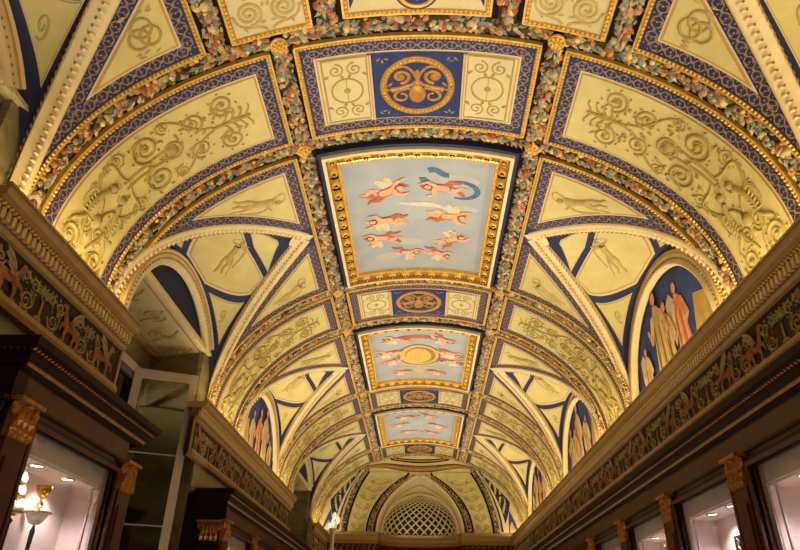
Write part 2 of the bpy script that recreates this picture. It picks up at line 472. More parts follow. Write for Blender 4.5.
# --- painted cherub (flat paint on the canvas surface)
def cherub(S, u, v, ang, sc, flip=False, drape='drape_red', pose=0, wings=True):
    mb = MB(); H = [0.003]
    def P(pts, k):
        H[0] += 0.0006
        pf(mb, S, xf(pts, u, v, ang, sc, flip), H[0], k)
    def cap(p, q, a, b, k='skin'): P(capsule(p, q, a, b), k)
    def rib(pts, w, k, tp=None):
        H[0] += 0.0006
        ribbon(mb, S, xf(pts, u, v, ang, sc, flip), w * sc, H[0], k, tp)
    if wings:
        P([(-.1, .06), (-.24, .24), (-.2, .5), (-.08, .62), (.0, .5), (.04, .26), (.04, .08)], 'robe_light')
        P([(-.04, .06), (-.06, .26), (.04, .5), (.2, .6), (.24, .46), (.16, .24), (.06, .06)], 'wing')
    if drape:
        rib(bez((-.6, .02), (-.3, .36), (.3, -.38), (.78, .12), 14), .2, drape, lambda f: .45 + math.sin(PI * f))
        rib(bez((-.5, .1), (-.2, .3), (.3, -.3), (.66, .1), 14), .06, 'drape_yellow' if drape != 'drape_yellow' else 'robe', lambda f: .4 + math.sin(PI * f))
    if pose == 0:
        legs = [((.2, -.02), (.42, .18), (.64, .04), (.74, .12)), ((.18, -.1), (.36, -.3), (.58, -.24), (.68, -.34))]
        arms = [((-.18, .1), (-.34, .32), (-.56, .4)), ((-.15, -.08), (-.32, -.27), (-.52, -.22))]
    else:
        legs = [((.2, 0), (.46, -.02), (.6, -.24), (.74, -.24)), ((.15, -.1), (.22, -.36), (.46, -.42), (.54, -.54))]
        arms = [((-.15, .1), (-.05, .36), (-.25, .5)), ((-.18, -.05), (-.42, -.16), (-.62, .0))]
    for i, l in enumerate(legs):
        k = 'skin' if i == 0 else 'skin_dark'
        cap(l[0], l[1], .12, .09, k); cap(l[1], l[2], .08, .052, k); cap(l[2], l[3], .045, .03, k)
    cap((-.16, .0), (.17, -.07), .14, .15, 'skin_dark'); cap((-.16, .03), (.16, -.04), .115, .12)
    for a in arms:
        cap(a[0], a[1], .075, .058); cap(a[1], a[2], .052, .036)
    P(capsule((-.33, .07), (-.36, .075), .125, .12, 8), 'hair'); P(capsule((-.35, .055), (-.38, .055), .09, .085, 8), 'skin')
    return mb

# --- garlands
PAL = ['leaf', 'leaf_dark', 'leaf_blue', 'leaf_blue', 'leaf_cream', 'leaf_cream', 'fruit_pink', 'leaf']
FRU = ['fruit_red', 'fruit_orange', 'fruit_pink', 'fruit_yellow', 'fruit_red', 'leaf_blue', 'leaf_cream']
def garland_mesh(S, path, hw, dens=70, big=1.0):
    bed = MB(); rel = MB()
    path = resample(S, path, 0.06)
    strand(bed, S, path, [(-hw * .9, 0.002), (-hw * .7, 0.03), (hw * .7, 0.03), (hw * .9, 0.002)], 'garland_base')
    L = sum((S(*path[i + 1]) - S(*path[i])).length for i in range(len(path) - 1))
    n = int(L * dens)
    for i in range(n):
        f = random.random() * (len(path) - 1.001); j = int(f); f -= j
        p = (path[j][0] + (path[j + 1][0] - path[j][0]) * f, path[j][1] + (path[j + 1][1] - path[j][1]) * f)
        P, T, Bn, N = frame_at(S, p[0], p[1])
        d3 = S(*path[j + 1]) - S(*path[j])
        a = math.atan2(d3.dot(Bn), d3.dot(T))
        o = random.uniform(-1, 1)
        off = o * hw * .85
        du, dv = -math.sin(a) * off, math.cos(a) * off
        if random.random() < .62:
            q = S(p[0], p[1]) + T * du + Bn * dv
            ln = random.uniform(.05, .085) * big; k = random.choice(PAL)
            aa = a + o * 1.0 + random.uniform(-.4, .4)
            E1 = T * math.cos(aa) + Bn * math.sin(aa); E2 = Bn * math.cos(aa) - T * math.sin(aa)
            q = q + N * (.03 * (1 - o * o) + .012)
            w = ln * .45
            rel.add([q - E1 * ln * .5, q + E2 * w * .5, q + N * .022, q - E2 * w * .5, q + E1 * ln * .5 + N * .008], [(0, 2, 1), (0, 3, 2), (1, 2, 4), (2, 3, 4)], k)
        else:
            r = random.uniform(.016, .03) * big
            blob(rel, S, p[0], p[1], r * random.uniform(1, 1.35), r, random.uniform(0, 3), r * 1.3, random.choice(FRU), 7, .028 * (1 - o * o), du, dv)
    return bed, rel

def garland(name, label, S, path, hw, group=None, dens=75, big=1.0):
    mid = path[len(path) // 2]
    t = thing(name, label, 'garland', tuple(S(mid[0], mid[1], 0)), group)
    b, r = garland_mesh(S, path, hw, dens, big)
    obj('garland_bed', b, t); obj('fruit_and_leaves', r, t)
    return t

# ------------------------------------------------------------------ layout
PER = 3.75
R1, R2 = 3.08, 4.21
BAYC = (R2 + R1 + PER) / 2           # 5.52
G = sX(1.0)
CH = 0.09
SE = G - 0.10                         # centre panels reach here
SS = G + 0.085                        # side panels start here
SB = SMAX + 0.06
ORD = ['first', 'second', 'third', 'fourth']
SIDE = {1: 'right', -1: 'left'}
rows = []
for k in range(4): rows += [R1 + PER * k, R2 + PER * k]
YE = rows[-1] + 0.05                  # end dome begins

# ------------------------------------------------------------------ shell
YB = -3.2
shell = MB()
def shell_bay(y0, y1, yc, recess):
    for sg in (1, -1):
        S = VS(sg)
        us = lsp(0, SB, 60)
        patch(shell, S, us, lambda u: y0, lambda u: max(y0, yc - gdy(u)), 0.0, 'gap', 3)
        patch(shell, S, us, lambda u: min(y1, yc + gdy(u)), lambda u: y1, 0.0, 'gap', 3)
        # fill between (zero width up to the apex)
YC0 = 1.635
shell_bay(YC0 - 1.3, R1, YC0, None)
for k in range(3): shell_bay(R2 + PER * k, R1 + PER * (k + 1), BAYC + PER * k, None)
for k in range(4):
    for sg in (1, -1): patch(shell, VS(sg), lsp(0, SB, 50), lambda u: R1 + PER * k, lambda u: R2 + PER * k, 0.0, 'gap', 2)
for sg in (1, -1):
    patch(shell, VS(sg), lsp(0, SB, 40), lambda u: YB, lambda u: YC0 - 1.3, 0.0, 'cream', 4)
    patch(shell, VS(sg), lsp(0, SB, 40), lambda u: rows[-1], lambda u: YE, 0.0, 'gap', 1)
struct('ceiling', shell)

# ------------------------------------------------------------------ panel helpers
def edge_bar(mb, S, path, k='gold', w=.016, h=.036):
    strand(mb, S, path, bar(w, 0, h), k, False)

def rect_panel(t, S, u0, u1, v0, v1, bw, open_end=False, bead=True, field='cream'):
    """raised rectangular coffer: gilt edge, beads, blue border; returns inner rectangle"""
    H = .03
    mb = MB(); rect(mb, S, u0, u1, v0, v1, H, 'blue')
    i0, i1, j0, j1 = u0 + bw, (u1 if open_end else u1 - bw), v0 + bw, v1 - bw
    e = .03
    m0, m1, n0, n1 = u0 + e + (bw - e) / 2, (u1 if open_end else u1 - e - (bw - e) / 2), v0 + e + (bw - e) / 2, v1 - e - (bw - e) / 2
    mw = (bw - e) * .82
    for seg in ([(m0, n0), (m1, n0)], [(m0, n1), (m1, n1)], [(m0, n0), (m0, n1)]) + (() if open_end else ([(m1, n0), (m1, n1)],)):
        L = math.hypot(seg[1][0] - seg[0][0], seg[1][1] - seg[0][1])
        nn = max(2, int(L / .1))
        motif_line(mb, S, [(seg[0][0] + (seg[1][0] - seg[0][0]) * i / nn, seg[0][1] + (seg[1][1] - seg[0][1]) * i / nn) for i in range(nn + 1)], mw, .105, H + .0022)
    obj('blue_border', mb, t)
    eb = MB()
    path = rectpath(u0, u1, v0, v1, 24)
    if open_end:
        path = [(u, v0) for u in lsp(u1, u0, 40)] + [(u0, v) for v in lsp(v0, v1, 8)][1:] + [(u, v1) for u in lsp(u0, u1, 40)][1:]
    edge_bar(eb, S, path)
    q = .018
    if bead:
        bp = rectpath(u0 + q, u1 - q, v0 + q, v1 - q, 24)
        if open_end:
            bp = [(u, v0 + q) for u in lsp(u1, u0 + q, 40)] + [(u0 + q, v) for v in lsp(v0 + q, v1 - q, 8)][1:] + [(u, v1 - q) for u in lsp(u0 + q, u1, 40)][1:]
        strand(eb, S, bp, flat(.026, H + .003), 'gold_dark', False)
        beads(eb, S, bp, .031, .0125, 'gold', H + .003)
    obj('bead_trim', eb, t)
    fb = MB()
    rect(fb, S, i0 - .014, i1 + (0 if open_end else .014), j0 - .014, j1 + .014, H + .003, 'white_line')
    rect(fb, S, i0, i1, j0, j1, H + .006, 'ochre')
    rect(fb, S, i0 + .012, i1 - (0 if open_end else .012), j0 + .012, j1 - .012, H + .009, field)
    obj('field', fb, t)
    return i0, i1, j0, j1

class Up:
    """surface lifted by a constant height"""
    def __init__(s, S, d): s.S, s.d = S, d
    def __call__(s, u, v, h=0.0): return s.S(u, v, h + s.d)

# ---- band side panels with scroll relief
def band_side(sg, label, group):
    S = VS(sg); y0, y1 = R1 + CH - .02, R2 - CH - .01
    t = thing('scroll_panel', label, 'ceiling panel', tuple(vault(sg * 2.2, (y0 + y1) / 2)), group)
    i0, i1, j0, j1 = rect_panel(t, S, SS, SB, y0, y1, .145, True)
    obj('scroll_relief', scroll_panel_relief(Up(S, .039), i0 + .06, SMAX, j0, j1), t)
    return t

# ---- band centre panels with medallion
def band_centre(label, group):
    S = vault; y0, y1 = R1 + CH - .02, R2 - CH - .01
    t = thing('medallion_panel', label, 'ceiling panel', tuple(vault(0, (y0 + y1) / 2)), group)
    i0, i1, j0, j1 = rect_panel(t, S, -SE, SE, y0, y1, .14, False, field='cream_pale')
    U = Up(S, .039); yc = (y0 + y1) / 2; hv = (j1 - j0) / 2
    for sg in (1, -1):
        mb = MB(); c = sg * .565
        rect(mb, U, c - .175, c + .175, j0 + .02, j1 - .02, .002, 'cream_pale')
        strand(mb, U, rectpath(c - .175, c + .175, j0 + .02, j1 - .02, 6), hr(.008), 'relief')
        strand(mb, U, arc(c, yc, .125, .125, 0, 2 * PI, 26), hr(.009), 'relief')
        blob(mb, U, c, yc, .03, .03, 0, .014, 'relief')
        strand(mb, U, [(c, yc - .12), (c, yc + .12)], hr(.004), 'relief')
        for vv in (1, -1):
            for uu in (1, -1):
                strand(mb, U, spiral(c + uu * .075, yc + vv * .215, .065, 1.6, PI / 2 * vv, uu * vv, 20), hr(.008), 'relief')
                leafshape(mb, U, c + uu * .15, yc + vv * .16, .06, .03, vv * uu * .8, .012, 'relief')
                leafshape(mb, U, c + uu * .03, yc + vv * .15, .06, .03, vv * uu * 2, .012, 'relief')
        obj('stucco_field', mb, t)
        mb = MB(); strand(mb, U, [(sg * .372, j0), (sg * .372, j1)], bar(.03, 0, .016), 'white_line', False)
        strand(mb, U, [(sg * .372, j0), (sg * .372, j1)], bar(.012, .01, .022), 'ochre', False)
        obj('divider', mb, t)
    mb = MB(); rect(mb, U, -.355, .355, j0, j1, .003, 'blue')
    for a in (1, -1):
        for b in (1, -1):
            for q in range(3):
                leafshape(mb, U, a * (.3 - .03 * q), yc + b * (hv - .06 - .02 * (q == 1)), .05, .02, a * b * .7 + q, .004, 'gold_paint', .003)
    md = obj('medallion', mb, t)
    W = Up(U, .004)
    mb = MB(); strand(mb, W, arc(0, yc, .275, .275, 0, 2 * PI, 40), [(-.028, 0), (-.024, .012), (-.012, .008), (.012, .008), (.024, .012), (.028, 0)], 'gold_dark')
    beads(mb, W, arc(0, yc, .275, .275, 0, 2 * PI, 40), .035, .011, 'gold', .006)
    obj('gilt_ring', mb, md)
    mb = MB(); k = 'gold_paint'; f = 1
    blob(mb, W, 0, yc + .085, .062, .095, 0, .012, 'gold_dark', 12); blob(mb, W, 0, yc - .03, .04, .03, 0, .012, 'gold_dark', 10); blob(mb, W, 0, yc - .12, .02, .05, 0, .01, 'gold_dark', 8)
    for s_ in (1, -1):
        strand(mb, W, spiral(s_ * .118, yc - .1, .07, 1.4, PI / 2, s_, 18), hr(.016, .5), 'gold_dark'); blob(mb, W, s_ * .118, yc - .1, .03, .03, 0, .012, 'gold_dark', 8)
        strand(mb, W, bez((0, yc - .05), (s_ * .03, yc - .2), (s_ * .1, yc - .235), (s_ * .17, yc - .17), 10), hr(.012, .5), 'gold_dark')
        strand(mb, W, [(s_ * .03, yc - .02), (s_ * .12, yc + .02), (s_ * .19, yc + .035)], hr(.02, .5), 'gold_dark', True, lambda f: .7 + .8 * f)
        strand(mb, W, bez((s_ * .05, yc + .02), (s_ * .2, yc + .04), (s_ * .19, yc + .16), (s_ * .1, yc + .15), 12), hr(.014, .5), 'gold_dark')
        strand(mb, W, bez((s_ * .1, yc + .15), (s_ * .06, yc + .13), (s_ * .08, yc + .06), (s_ * .12, yc + .08), 8), hr(.011, .5), 'gold_dark')
        for q in range(3): leafshape(mb, W, s_ * (.2 + .012 * q), yc - .02 + .05 * q, .07, .026, .3 * s_ + q - 1 if s_ > 0 else PI - q + .7, .012, 'gold_dark')
    for v in mb.v: v.x *= 1.12
    obj('gilt_emblem', mb, md)
    return t

# ---- spandrels beside the lunette vaults
def offset_curve(yc, sgn, d, half=1.25):
    """(s, Y) function of the groin moved away from the web by d (sgn -1 near side, +1 far side)"""
    pts = []
    ss = lsp(S_APEX, SMAX, 60)
    ys = [gdy(s, half) for s in ss]
    for i in range(len(ss)):
        a, b = max(0, i - 1), min(len(ss) - 1, i + 1)
        tx, ty = ss[b] - ss[a], ys[b] - ys[a]
        l = math.hypot(tx, ty)
        pts.append((ss[i] - ty / l * d, ys[i] + tx / l * d))
    if d > 0:
        # extend the offset straight over the apex
        k = (pts[1][1] - pts[0][1]) / (pts[1][0] - pts[0][0])
        s0 = pts[0][0] - .6
        pts.insert(0, (s0, max(pts[0][1] - k * .6, -9)))
    xs = [p[0] for p in pts]
    def f(s):
        if s >= xs[-1]: return yc + sgn * pts[-1][1]
        i = max(1, bisect_left(xs, s))
        w = (s - xs[i - 1]) / max(1e-9, xs[i] - xs[i - 1])
        return yc + sgn * (pts[i - 1][1] + (pts[i][1] - pts[i - 1][1]) * w)
    return f

MH = .085   # half width of the groin moulding
def spandrel(sg, yc, yrow, sgn, s0, label, group, figure=True, rings=False, wide=False):
    """sgn -1: between the near garland row and the groin; +1: far side. yrow = edge of the garland channel"""
    S = VS(sg); H = .03
    t = thing('stucco_spandrel', label, 'ceiling panel', tuple(vault(sg * (s0 + .3), yrow)), group)
    o0 = offset_curve(yc, sgn, MH)
    mx = lambda a, b: (max(a, b) if sgn > 0 else min(a, b))
    cl = lambda u, d=0: (min(o0(u), yrow) if sgn > 0 else max(o0(u), yrow)) if u > S_APEX - .4 else yc
    def inner(u):
        v = o0(u)
        if sgn > 0: return min(max(v, yc), yrow)
        return max(min(v, yc), yrow)
    mb = MB()
    us = lsp(s0, SMAX - .02, 46)
    patch(mb, S, us, (lambda u: inner(u)) if sgn > 0 else (lambda u: yrow), (lambda u: yrow) if sgn > 0 else (lambda u: inner(u)), H, 'blue', 5)
    br = .155 if not wide else .15; bo = .135
    du = s0 + .145
    oF = offset_curve(yc, sgn, MH + .125)
    def field(e):
        a = du + e
        yr = yrow - sgn * (.145 + e)
        of = offset_curve(yc, sgn, MH + .125 + e)
        us = [u for u in lsp(a, SMAX, 120)]
        good = [u for u in us if (yr - of(u)) * sgn > 0.0]
        if not good: return None
        return good[0], good[-1], yr, of
    # painted motifs on the border
    e = .03; m = e + (.145 - e) / 2
    oc = offset_curve(yc, sgn, MH + .062)
    Fm = [u for u in lsp(s0 + m, SMAX, 100) if (yrow - sgn * m - oc(u)) * sgn > .02]
    if Fm:
        motif_line(mb, S, [(u, yrow - sgn * m) for u in lsp(Fm[0], min(SMAX - .1, Fm[-1] + .3), 40)], .1, .105, H + .0022)
        motif_line(mb, S, [(u, oc(u)) for u in lsp(Fm[0] + .03, Fm[-1], 40)], .09, .105, H + .0022)
        y_a, y_b = yrow - sgn * m, (oc(Fm[0]) if (oc(Fm[0]) - yc) * sgn > 0 else yc)
        motif_line(mb, S, [(s0 + m, y_a + (y_b - y_a) * i / 8) for i in range(9)], .1, .105, H + .0022)
    obj('blue_border', mb, t)
    fb = MB()
    for e_, k, h_ in ((-.014, 'white_line', .003), (0, 'ochre', .006), (.016, 'cream', .009)):
        r = field(e_)
        if r:
            patch(fb, S, lsp(r[0], r[1], 40), (lambda u: r[3](u)) if sgn > 0 else (lambda u: r[2]), (lambda u: r[2]) if sgn > 0 else (lambda u: r[3](u)), H + h_, k, 4)
    obj('field', fb, t)
    eb = MB()
    pth = [(s0, yc if not wide else yc)] + [(s0, yc + (yrow - yc) * i / 12) for i in range(1, 13)] + [(u, yrow) for u in lsp(s0, SMAX, 50)][1:]
    edge_bar(eb, S, pth)
    q = .018
    bp = [(s0 + q, yc + (yrow - sgn * q - yc) * i / 12) for i in range(13)] + [(u, yrow - sgn * q) for u in lsp(s0 + q, SMAX, 50)][1:]
    strand(eb, S, bp, flat(.026, H + .003), 'gold_dark', False)
    beads(eb, S, bp, .031, .0125, 'gold', H + .003)
    obj('bead_trim', eb, t)
    r = field(.016); U = Up(S, H + .009)
    rb = MB()
    if rings:
        c = (sX(1.745), 2.66)
        for a in range(3):
            p = (c[0] + .045 * math.cos(a * 2.094 + .5), c[1] + .045 * math.sin(a * 2.094 + .5))
            strand(rb, U, arc(p[0], p[1], .068, .068, 0, 2 * PI, 24), hr(.011), 'relief')
        for a in range(10):
            leafshape(rb, U, c[0] - .1 + .2 * random.random(), c[1] + (.14 if a % 2 else -.13) + random.uniform(-.03, .02), .06, .02, random.uniform(-.5, .5), .01, 'relief_faint')
    else:
        if sgn < 0:
            c = (r[0] + .29, r[2] + (r[3](r[0] + .29) - r[2]) * .5); relief_figure(rb, U, c[0], c[1], -.3, .46, 'relief_faint')
        else:
            c = (r[0] + .3, r[2] + (r[3](r[0] + .3) - r[2]) * .42); relief_figure(rb, U, c[0], c[1], .62, .42, 'relief_faint')
    obj('figure_relief' if not rings else 'ring_relief', rb, t)
    return t

# ---- lunette vault (web), groin moulding and arch moulding
XW = 2.36
def web_fn(sg, yc, half=1.25, zc_wall=3.2):
    x_a = A * math.cos(TG * D2R); z_a = Z0 + B * math.sin(TG * D2R)
    def W(x, al, h=0.0):
        xx = min(max(x, x_a), XW)
        t = math.acos(min(1, xx / A))
        zv = Z0 + B * math.sin(t)
        gy = half * (1 - (t / D2R / TG) ** 2)
        f = (xx - x_a) / (XW - x_a)
        zc = z_a + (zc_wall - z_a) * f + .05 * math.sin(PI * f)
        dz = max(0.0, zc - zv)
        # inward normal of the cross section (towards lower centre)
        ny, nz = -math.sin(al) * max(dz, .01), -math.cos(al) * max(gy, .01)
        l = math.hypot(ny, nz) or 1
        return Vector((sg * xx, yc + gy * math.sin(al) + ny / l * h, zv + dz * math.cos(al) + nz / l * h))
    return W, x_a

def lunette_vault(sg, yc, label, group, half=1.25):
    W, xa = web_fn(sg, yc, half)
    t = thing('lunette_vault', label, 'lunette vault', tuple(W(1.9, 0)), group)
    H2 = PI / 2
    mb = MB()
    patch(mb, W, lsp(xa + .002, XW, 24), lambda u: -H2, lambda u: H2, 0.0, 'line_blue', 24)
    obj('blue_web', mb, t)
    # panels, polygons in (x, alpha)
    def panel(name, poly2, label=None, fig=None, lay=((0, 'white_line', .006), (.06, 'ochre', .009), (.10, 'cream', .012))):
        mb = MB()
        cx = sum(p[0] for p in poly2) / len(poly2); cy = sum(p[1] for p in poly2) / len(poly2)
        for sh, k, h in lay:
            pp = [(cx + (p[0] - cx) * (1 - sh), cy + (p[1] - cy) * (1 - sh)) for p in poly2]
            n = 9   # fan of subdivided triangles keeps it on the surface
            for i in range(len(pp)):
                a, b = pp[i], pp[(i + 1) % len(pp)]
                vs = []; fs = []
                for r in range(n + 1):
                    for q in range(r + 1):
                        f1 = r / n; f2 = q / r if r else 0
                        x = cx + (a[0] + (b[0] - a[0]) * f2 - cx) * f1; y = cy + (a[1] + (b[1] - a[1]) * f2 - cy) * f1
                        vs.append(W(x, y, h))
                for r in range(n):
                    for q in range(r + 1):
                        i0 = r * (r + 1) // 2 + q; i1 = (r + 1) * (r + 2) // 2 + q
                        fs.append((i0, i1, i1 + 1))
                        if q < r: fs.append((i0, i1 + 1, i0 + 1))
                mb.add(vs, fs, k, True)
        o = obj(name, mb, t)
        if fig:
            fb = MB(); X0, a0, sc = fig
            SS_ = lambda u, v, h=0.0: W(X0 + u, a0 + v / .62, h + .014)
            if sc > .2: relief_figure(fb, SS_, 0, 0, .9, sc, 'relief_faint')
            else:
                strand(fb, SS_, spiral(0, 0, .05, 1.5, 0, 1, 16), hr(.007), 'relief_faint')
            obj('figure_relief' if sc > .2 else 'scroll_relief', fb, o)
        return o
    xd = 1.68; em = 1.12
    panel('apex_panel', [(1.46, -.14), (xd - .035, -em + .08), (xd + .025, 0), (xd - .035, em - .08), (1.46, .14)])
    panel('centre_panel', [(xd + .02, -em), (1.87, -em), (2.27, -.26), (2.28, 0), (2.27, .26), (1.87, em), (xd + .02, em), (xd + .085, 0)], fig=(1.93, -.05, .42))
    for s_ in (1, -1):
        panel('foot_panel', [(1.95, s_ * em), (2.265, s_ * .40), (2.275, s_ * .8), (2.275, s_ * (em + .05))], fig=(2.2, s_ * .85, .1))
    # groin moulding: broad cream band with eggs, from the vault over the arris into the web
    mb = MB()
    def gline(s_): return [(s, yc + s_ * gdy(s, half)) for s in lsp(S_APEX, SMAX - .01, 50)]
    S = VS(sg)
    for s_ in (1, -1):
        pts = gline(s_)
        P = [S(p[0], p[1]) for p in pts]
        n = len(P); vs = []; prof = [(.10, .0), (.10, .036), (.075, .05), (.05, .042), (-.03, .044), (-.05, .054), (-.075, .04), (-.085, -.01)]
        eggs = []
        for i in range(n):
            T = (P[min(n - 1, i + 1)] - P[max(0, i - 1)]).normalized()
            Nv = (S(pts[i][0], pts[i][1], .02) - P[i]).normalized()
            al = s_ * (H2 - .3)
            x = abs(P[i].x)
            Nw = (W(x, al, .02) - W(x, al, 0)).normalized()
            Bv = T.cross(Nv).normalized()
            if Bv.y * s_ < 0: Bv = -Bv            # away from the web along the vault
            Bw = -(W(x, s_ * (H2 - .02), 0) - W(x, s_ * (H2 - .35), 0)).normalized()
            fade = min(1, i / 4 + .3)
            for o, h in prof:
                if o >= 0: vs.append(P[i] + Bv * o + Nv * h)
                else: vs.append(P[i] + Bw * (-o) * fade * 1.35 + (Nw * .7 + Nv * .3) * h)
            eggs.append((P[i], T, Bv, Nv, Bw, Nw, fade))
        m = len(prof)
        mb.add(vs, [(i * m + j, i * m + j + 1, (i + 1) * m + j + 1, (i + 1) * m + j) for i in range(n - 1) for j in range(m - 1)], 'moulding', True)
        # eggs
        L = 0; step = .05; last = -1
        for i in range(1, n):
            d = (P[i] - P[i - 1]).length
            q = 0
            while L + d - q >= step:
                q += step - L; L = 0
                f = q / d
                p0 = P[i - 1].lerp(P[i], f); _, T, Bv, Nv, Bw, Nw, fade = eggs[i]
                for (bb, nn, off, r1, r2, k) in ((Bv, Nv, .024, .013, .026, 'moulding'), (Bv, Nv, .0, .009, .01, 'mould_gap'), (Bw, Nw, .05 * fade, .011, .018, 'mould_gap')):
                    c = p0 + bb * off + nn * .044
                    vs2 = [c + T * (r1 * math.cos(a)) + bb * (r2 * math.sin(a)) for a in [2 * PI * j / 7 for j in range(7)]] + [c + nn * .014]
                    mb.add(vs2, [(j, (j + 1) % 7, 7) for j in range(7)], k, True)
            L += d - q
    Sv = VS(sg)
    pf(mb, Sv, [(S_APEX - .13, yc), (S_APEX - .0, yc + .115), (S_APEX + .07, yc + .16), (S_APEX + .16, yc), (S_APEX + .07, yc - .16), (S_APEX, yc - .115)], .029, 'moulding')
    pf(mb, Sv, [(S_APEX - .2, yc - .14), (S_APEX - .2, yc + .14), (S_APEX + .03, yc + .14), (S_APEX + .03, yc - .14)], .026, 'blue')
    obj('groin_moulding', mb, t)
    # arch moulding on the wall plane
    mb = MB()
    PW = lambda y, z, h=0.0: Vector((sg * (XW - h), y, z))
    def arch_ring(mb, a0):
        strand(mb, PW, arc(yc, Z0 - .02, 1.13, 1.03, a0, PI, 46), [(-.08, 0), (-.08, .06), (-.06, .075), (-.04, .05), (.0, .045), (.045, .06), (.07, .045), (.075, .0)], 'moulding')
        strand(mb, PW, arc(yc, Z0 - .02, 1.165, 1.065, a0, PI, 46), flat(.02, .06), 'ochre')
        beads(mb, PW, arc(yc, Z0 - .02, 1.115, 1.015, a0 + .02, PI - .02, 46), .05, .012, 'gold_paint', .046)
    arch_ring(mb, 0)
    obj('arch_moulding', mb, t)
    # over a window recess the arch stops on the soffit at its far end
    mb = MB(); arch_ring(mb, .60)
    me = bpy.data.meshes.new('arch_moulding_short'); off = OFF[t.name]
    me.from_pydata([tuple(v - off) for v in mb.v], [], mb.f)
    for k in mb.mats: me.materials.append(M[k])
    me.polygons.foreach_set('material_index', mb.m); me.polygons.foreach_set('use_smooth', mb.sm); me.update()
    SHORT[sg] = me
    return t
SHORT = {}
def shorten(t, sg):
    for c in t.children:
        if c.name.startswith('arch_moulding'): c.data = SHORT[sg]

# ---- painted lunette
def robed(mb, S, u, v, sc, k1, k2, k3='robe_light', lean=0.0, wing=False, h0=.004):
    H = [h0]
    def P(ps, k):
        H[0] += .0006; poly(mb, S, [(u + sc * (x + lean * y), v + sc * y) for x, y in ps], H[0], k)
    if wing:
        P([(.02, .72), (.16, .9), (.3, .82), (.3, .45), (.22, .3), (.08, .5)], 'wing')
    P([(-.17, 0), (-.16, .25), (-.13, .5), (-.12, .7), (-.06, .8), (.06, .8), (.12, .7), (.13, .5), (.17, .25), (.2, 0)], k1)
    for i, x in enumerate((-.11, -.04, .05, .12)):
        P([(x - .015, .02), (x * .7 - .01, .62), (x * .7 + .012, .62), (x + .02, .02)], k2 if i % 2 else k3)
    P(capsule((-.1, .7), (-.2, .5), .05, .035), k1); P(capsule((-.2, .5), (-.1, .42), .035, .025), 'skin')
    P(capsule((.1, .7), (.18, .52), .05, .035), k3); P(capsule((.18, .52), (.24, .64), .032, .022), 'skin')
    P(capsule((0, .78), (0, .84), .035, .035), 'skin')
    P(capsule((0, .885), (0, .915), .068, .06, 8), 'hair'); P(capsule((-.012, .88), (-.012, .895), .052, .05, 8), 'skin')

def painted_lunette(sg, yc, label, variant):
    PW = lambda y, z, h=0.0: Vector((sg * (XW + .02 - h), y, z))
    t = thing('lunette_painting', label, 'wall painting', (sg * XW, yc, Z0))
    mb = MB(); poly(mb, PW, arc(yc, Z0 - .02, 1.07, .97, 0, PI, 40) + [(yc - 1.07, 1.9), (yc + 1.07, 1.9)], 0, 'sky_blue')
    obj('blue_ground', mb, t)
    Q = lambda y, z, h=0.0: PW(yc + y, z, h)
    mb = MB()
    poly(mb, Q, [(-1.0, 1.9), (-.98, 2.5), (-.62, 2.62), (-.52, 2.2), (-.5, 1.9)], .003, 'stone_block')
    poly(mb, Q, [(.55, 1.9), (.55, 2.25), (.95, 2.3), (1.0, 1.9)], .003, 'stone_block')
    poly(mb, Q, [(-.6, 1.9), (-.6, 2.16), (.75, 2.16), (.75, 1.9)], .0036, 'robe_shadow')
    obj('painted_stones', mb, t)
    z = 2.06
    figs = [(-.32, z + .02, .80, 'robe_pink', 'drape_red', 'robe_light', 0.05, True), (.05, z - .02, .78, 'robe', 'robe_shadow', 'robe_light', -.05, True),
            (.18, z - .02, .98, 'robe', 'robe_shadow', 'robe_light', .03, False), (.62, z - .02, .56, 'robe_light', 'robe_shadow', 'skin', 0, True)]
    if variant == 1:
        figs = [(-.35, z, .7, 'robe_light', 'robe_shadow', 'robe', 0, True), (.1, z, 1.0, 'robe_light', 'robe', 'skin', 0, False), (.22, z - .03, .7, 'robe', 'robe_shadow', 'robe_light', .05, True), (.55, z, .75, 'robe', 'robe_shadow', 'wing', 0, False)]
    if variant == 2:
        figs = [(-.4, z, .72, 'robe_light', 'robe_shadow', 'wing', 0, False), (-.05, z, .85, 'robe_pink', 'drape_red', 'robe_light', 0.02, False), (.3, z, .95, 'robe_light', 'robe', 'skin', 0, False), (.6, z, .55, 'robe', 'robe_shadow', 'robe_light', 0, True)]
    for i, fg in enumerate(figs):
        mb = MB(); robed(mb, Q, fg[0], fg[1], fg[2] * 1.08, fg[3], fg[4], fg[5], fg[6], fg[7], .005 + .008 * i)
        obj('painted_figure', mb, t)
    return t

def recess_lunette(sg, yc, label):
    PW = lambda y, z, h=0.0: Vector((sg * (XW + .02 - h), y, z))
    zs = 2.71
    a0 = math.asin((zs - Z0 + .02) / .97)
    mb = MB(); poly(mb, PW, arc(yc, Z0 - .02, 1.07, .97, a0, PI - a0, 30), 0, 'deep_blue')
    o = obj('blue_lunette', mb)
    tag(o, label, 'wall painting')
    return o

# ------------------------------------------------------------------ bands and bays
for sg in (1, -1):
    b0 = None
    for k in range(4):
        lab = f'{ORD[k]} blue-bordered scroll-relief panel from the top, {SIDE[sg]} side of the vault'
        grp = 'scroll-relief panels on the sides of the vault'
        b0 = band_side(sg, lab, grp) if k == 0 else (dup(b0_src, PER * k, lab, grp))
        if k == 0: b0_src = b0
src = None
for k in range(4):
    lab = ['gilt-ringed blue medallion panel at the top of the photo, cream fields either side', 'small blue medallion panel just below the largest sky painting',
           'small blue medallion panel between the second and third sky paintings', 'smallest blue medallion panel below the farthest sky painting'][k]
    if k == 0: src = band_centre(lab, 'medallion panels along the crown')
    else: dup(src, PER * k, lab, 'medallion panels along the crown')

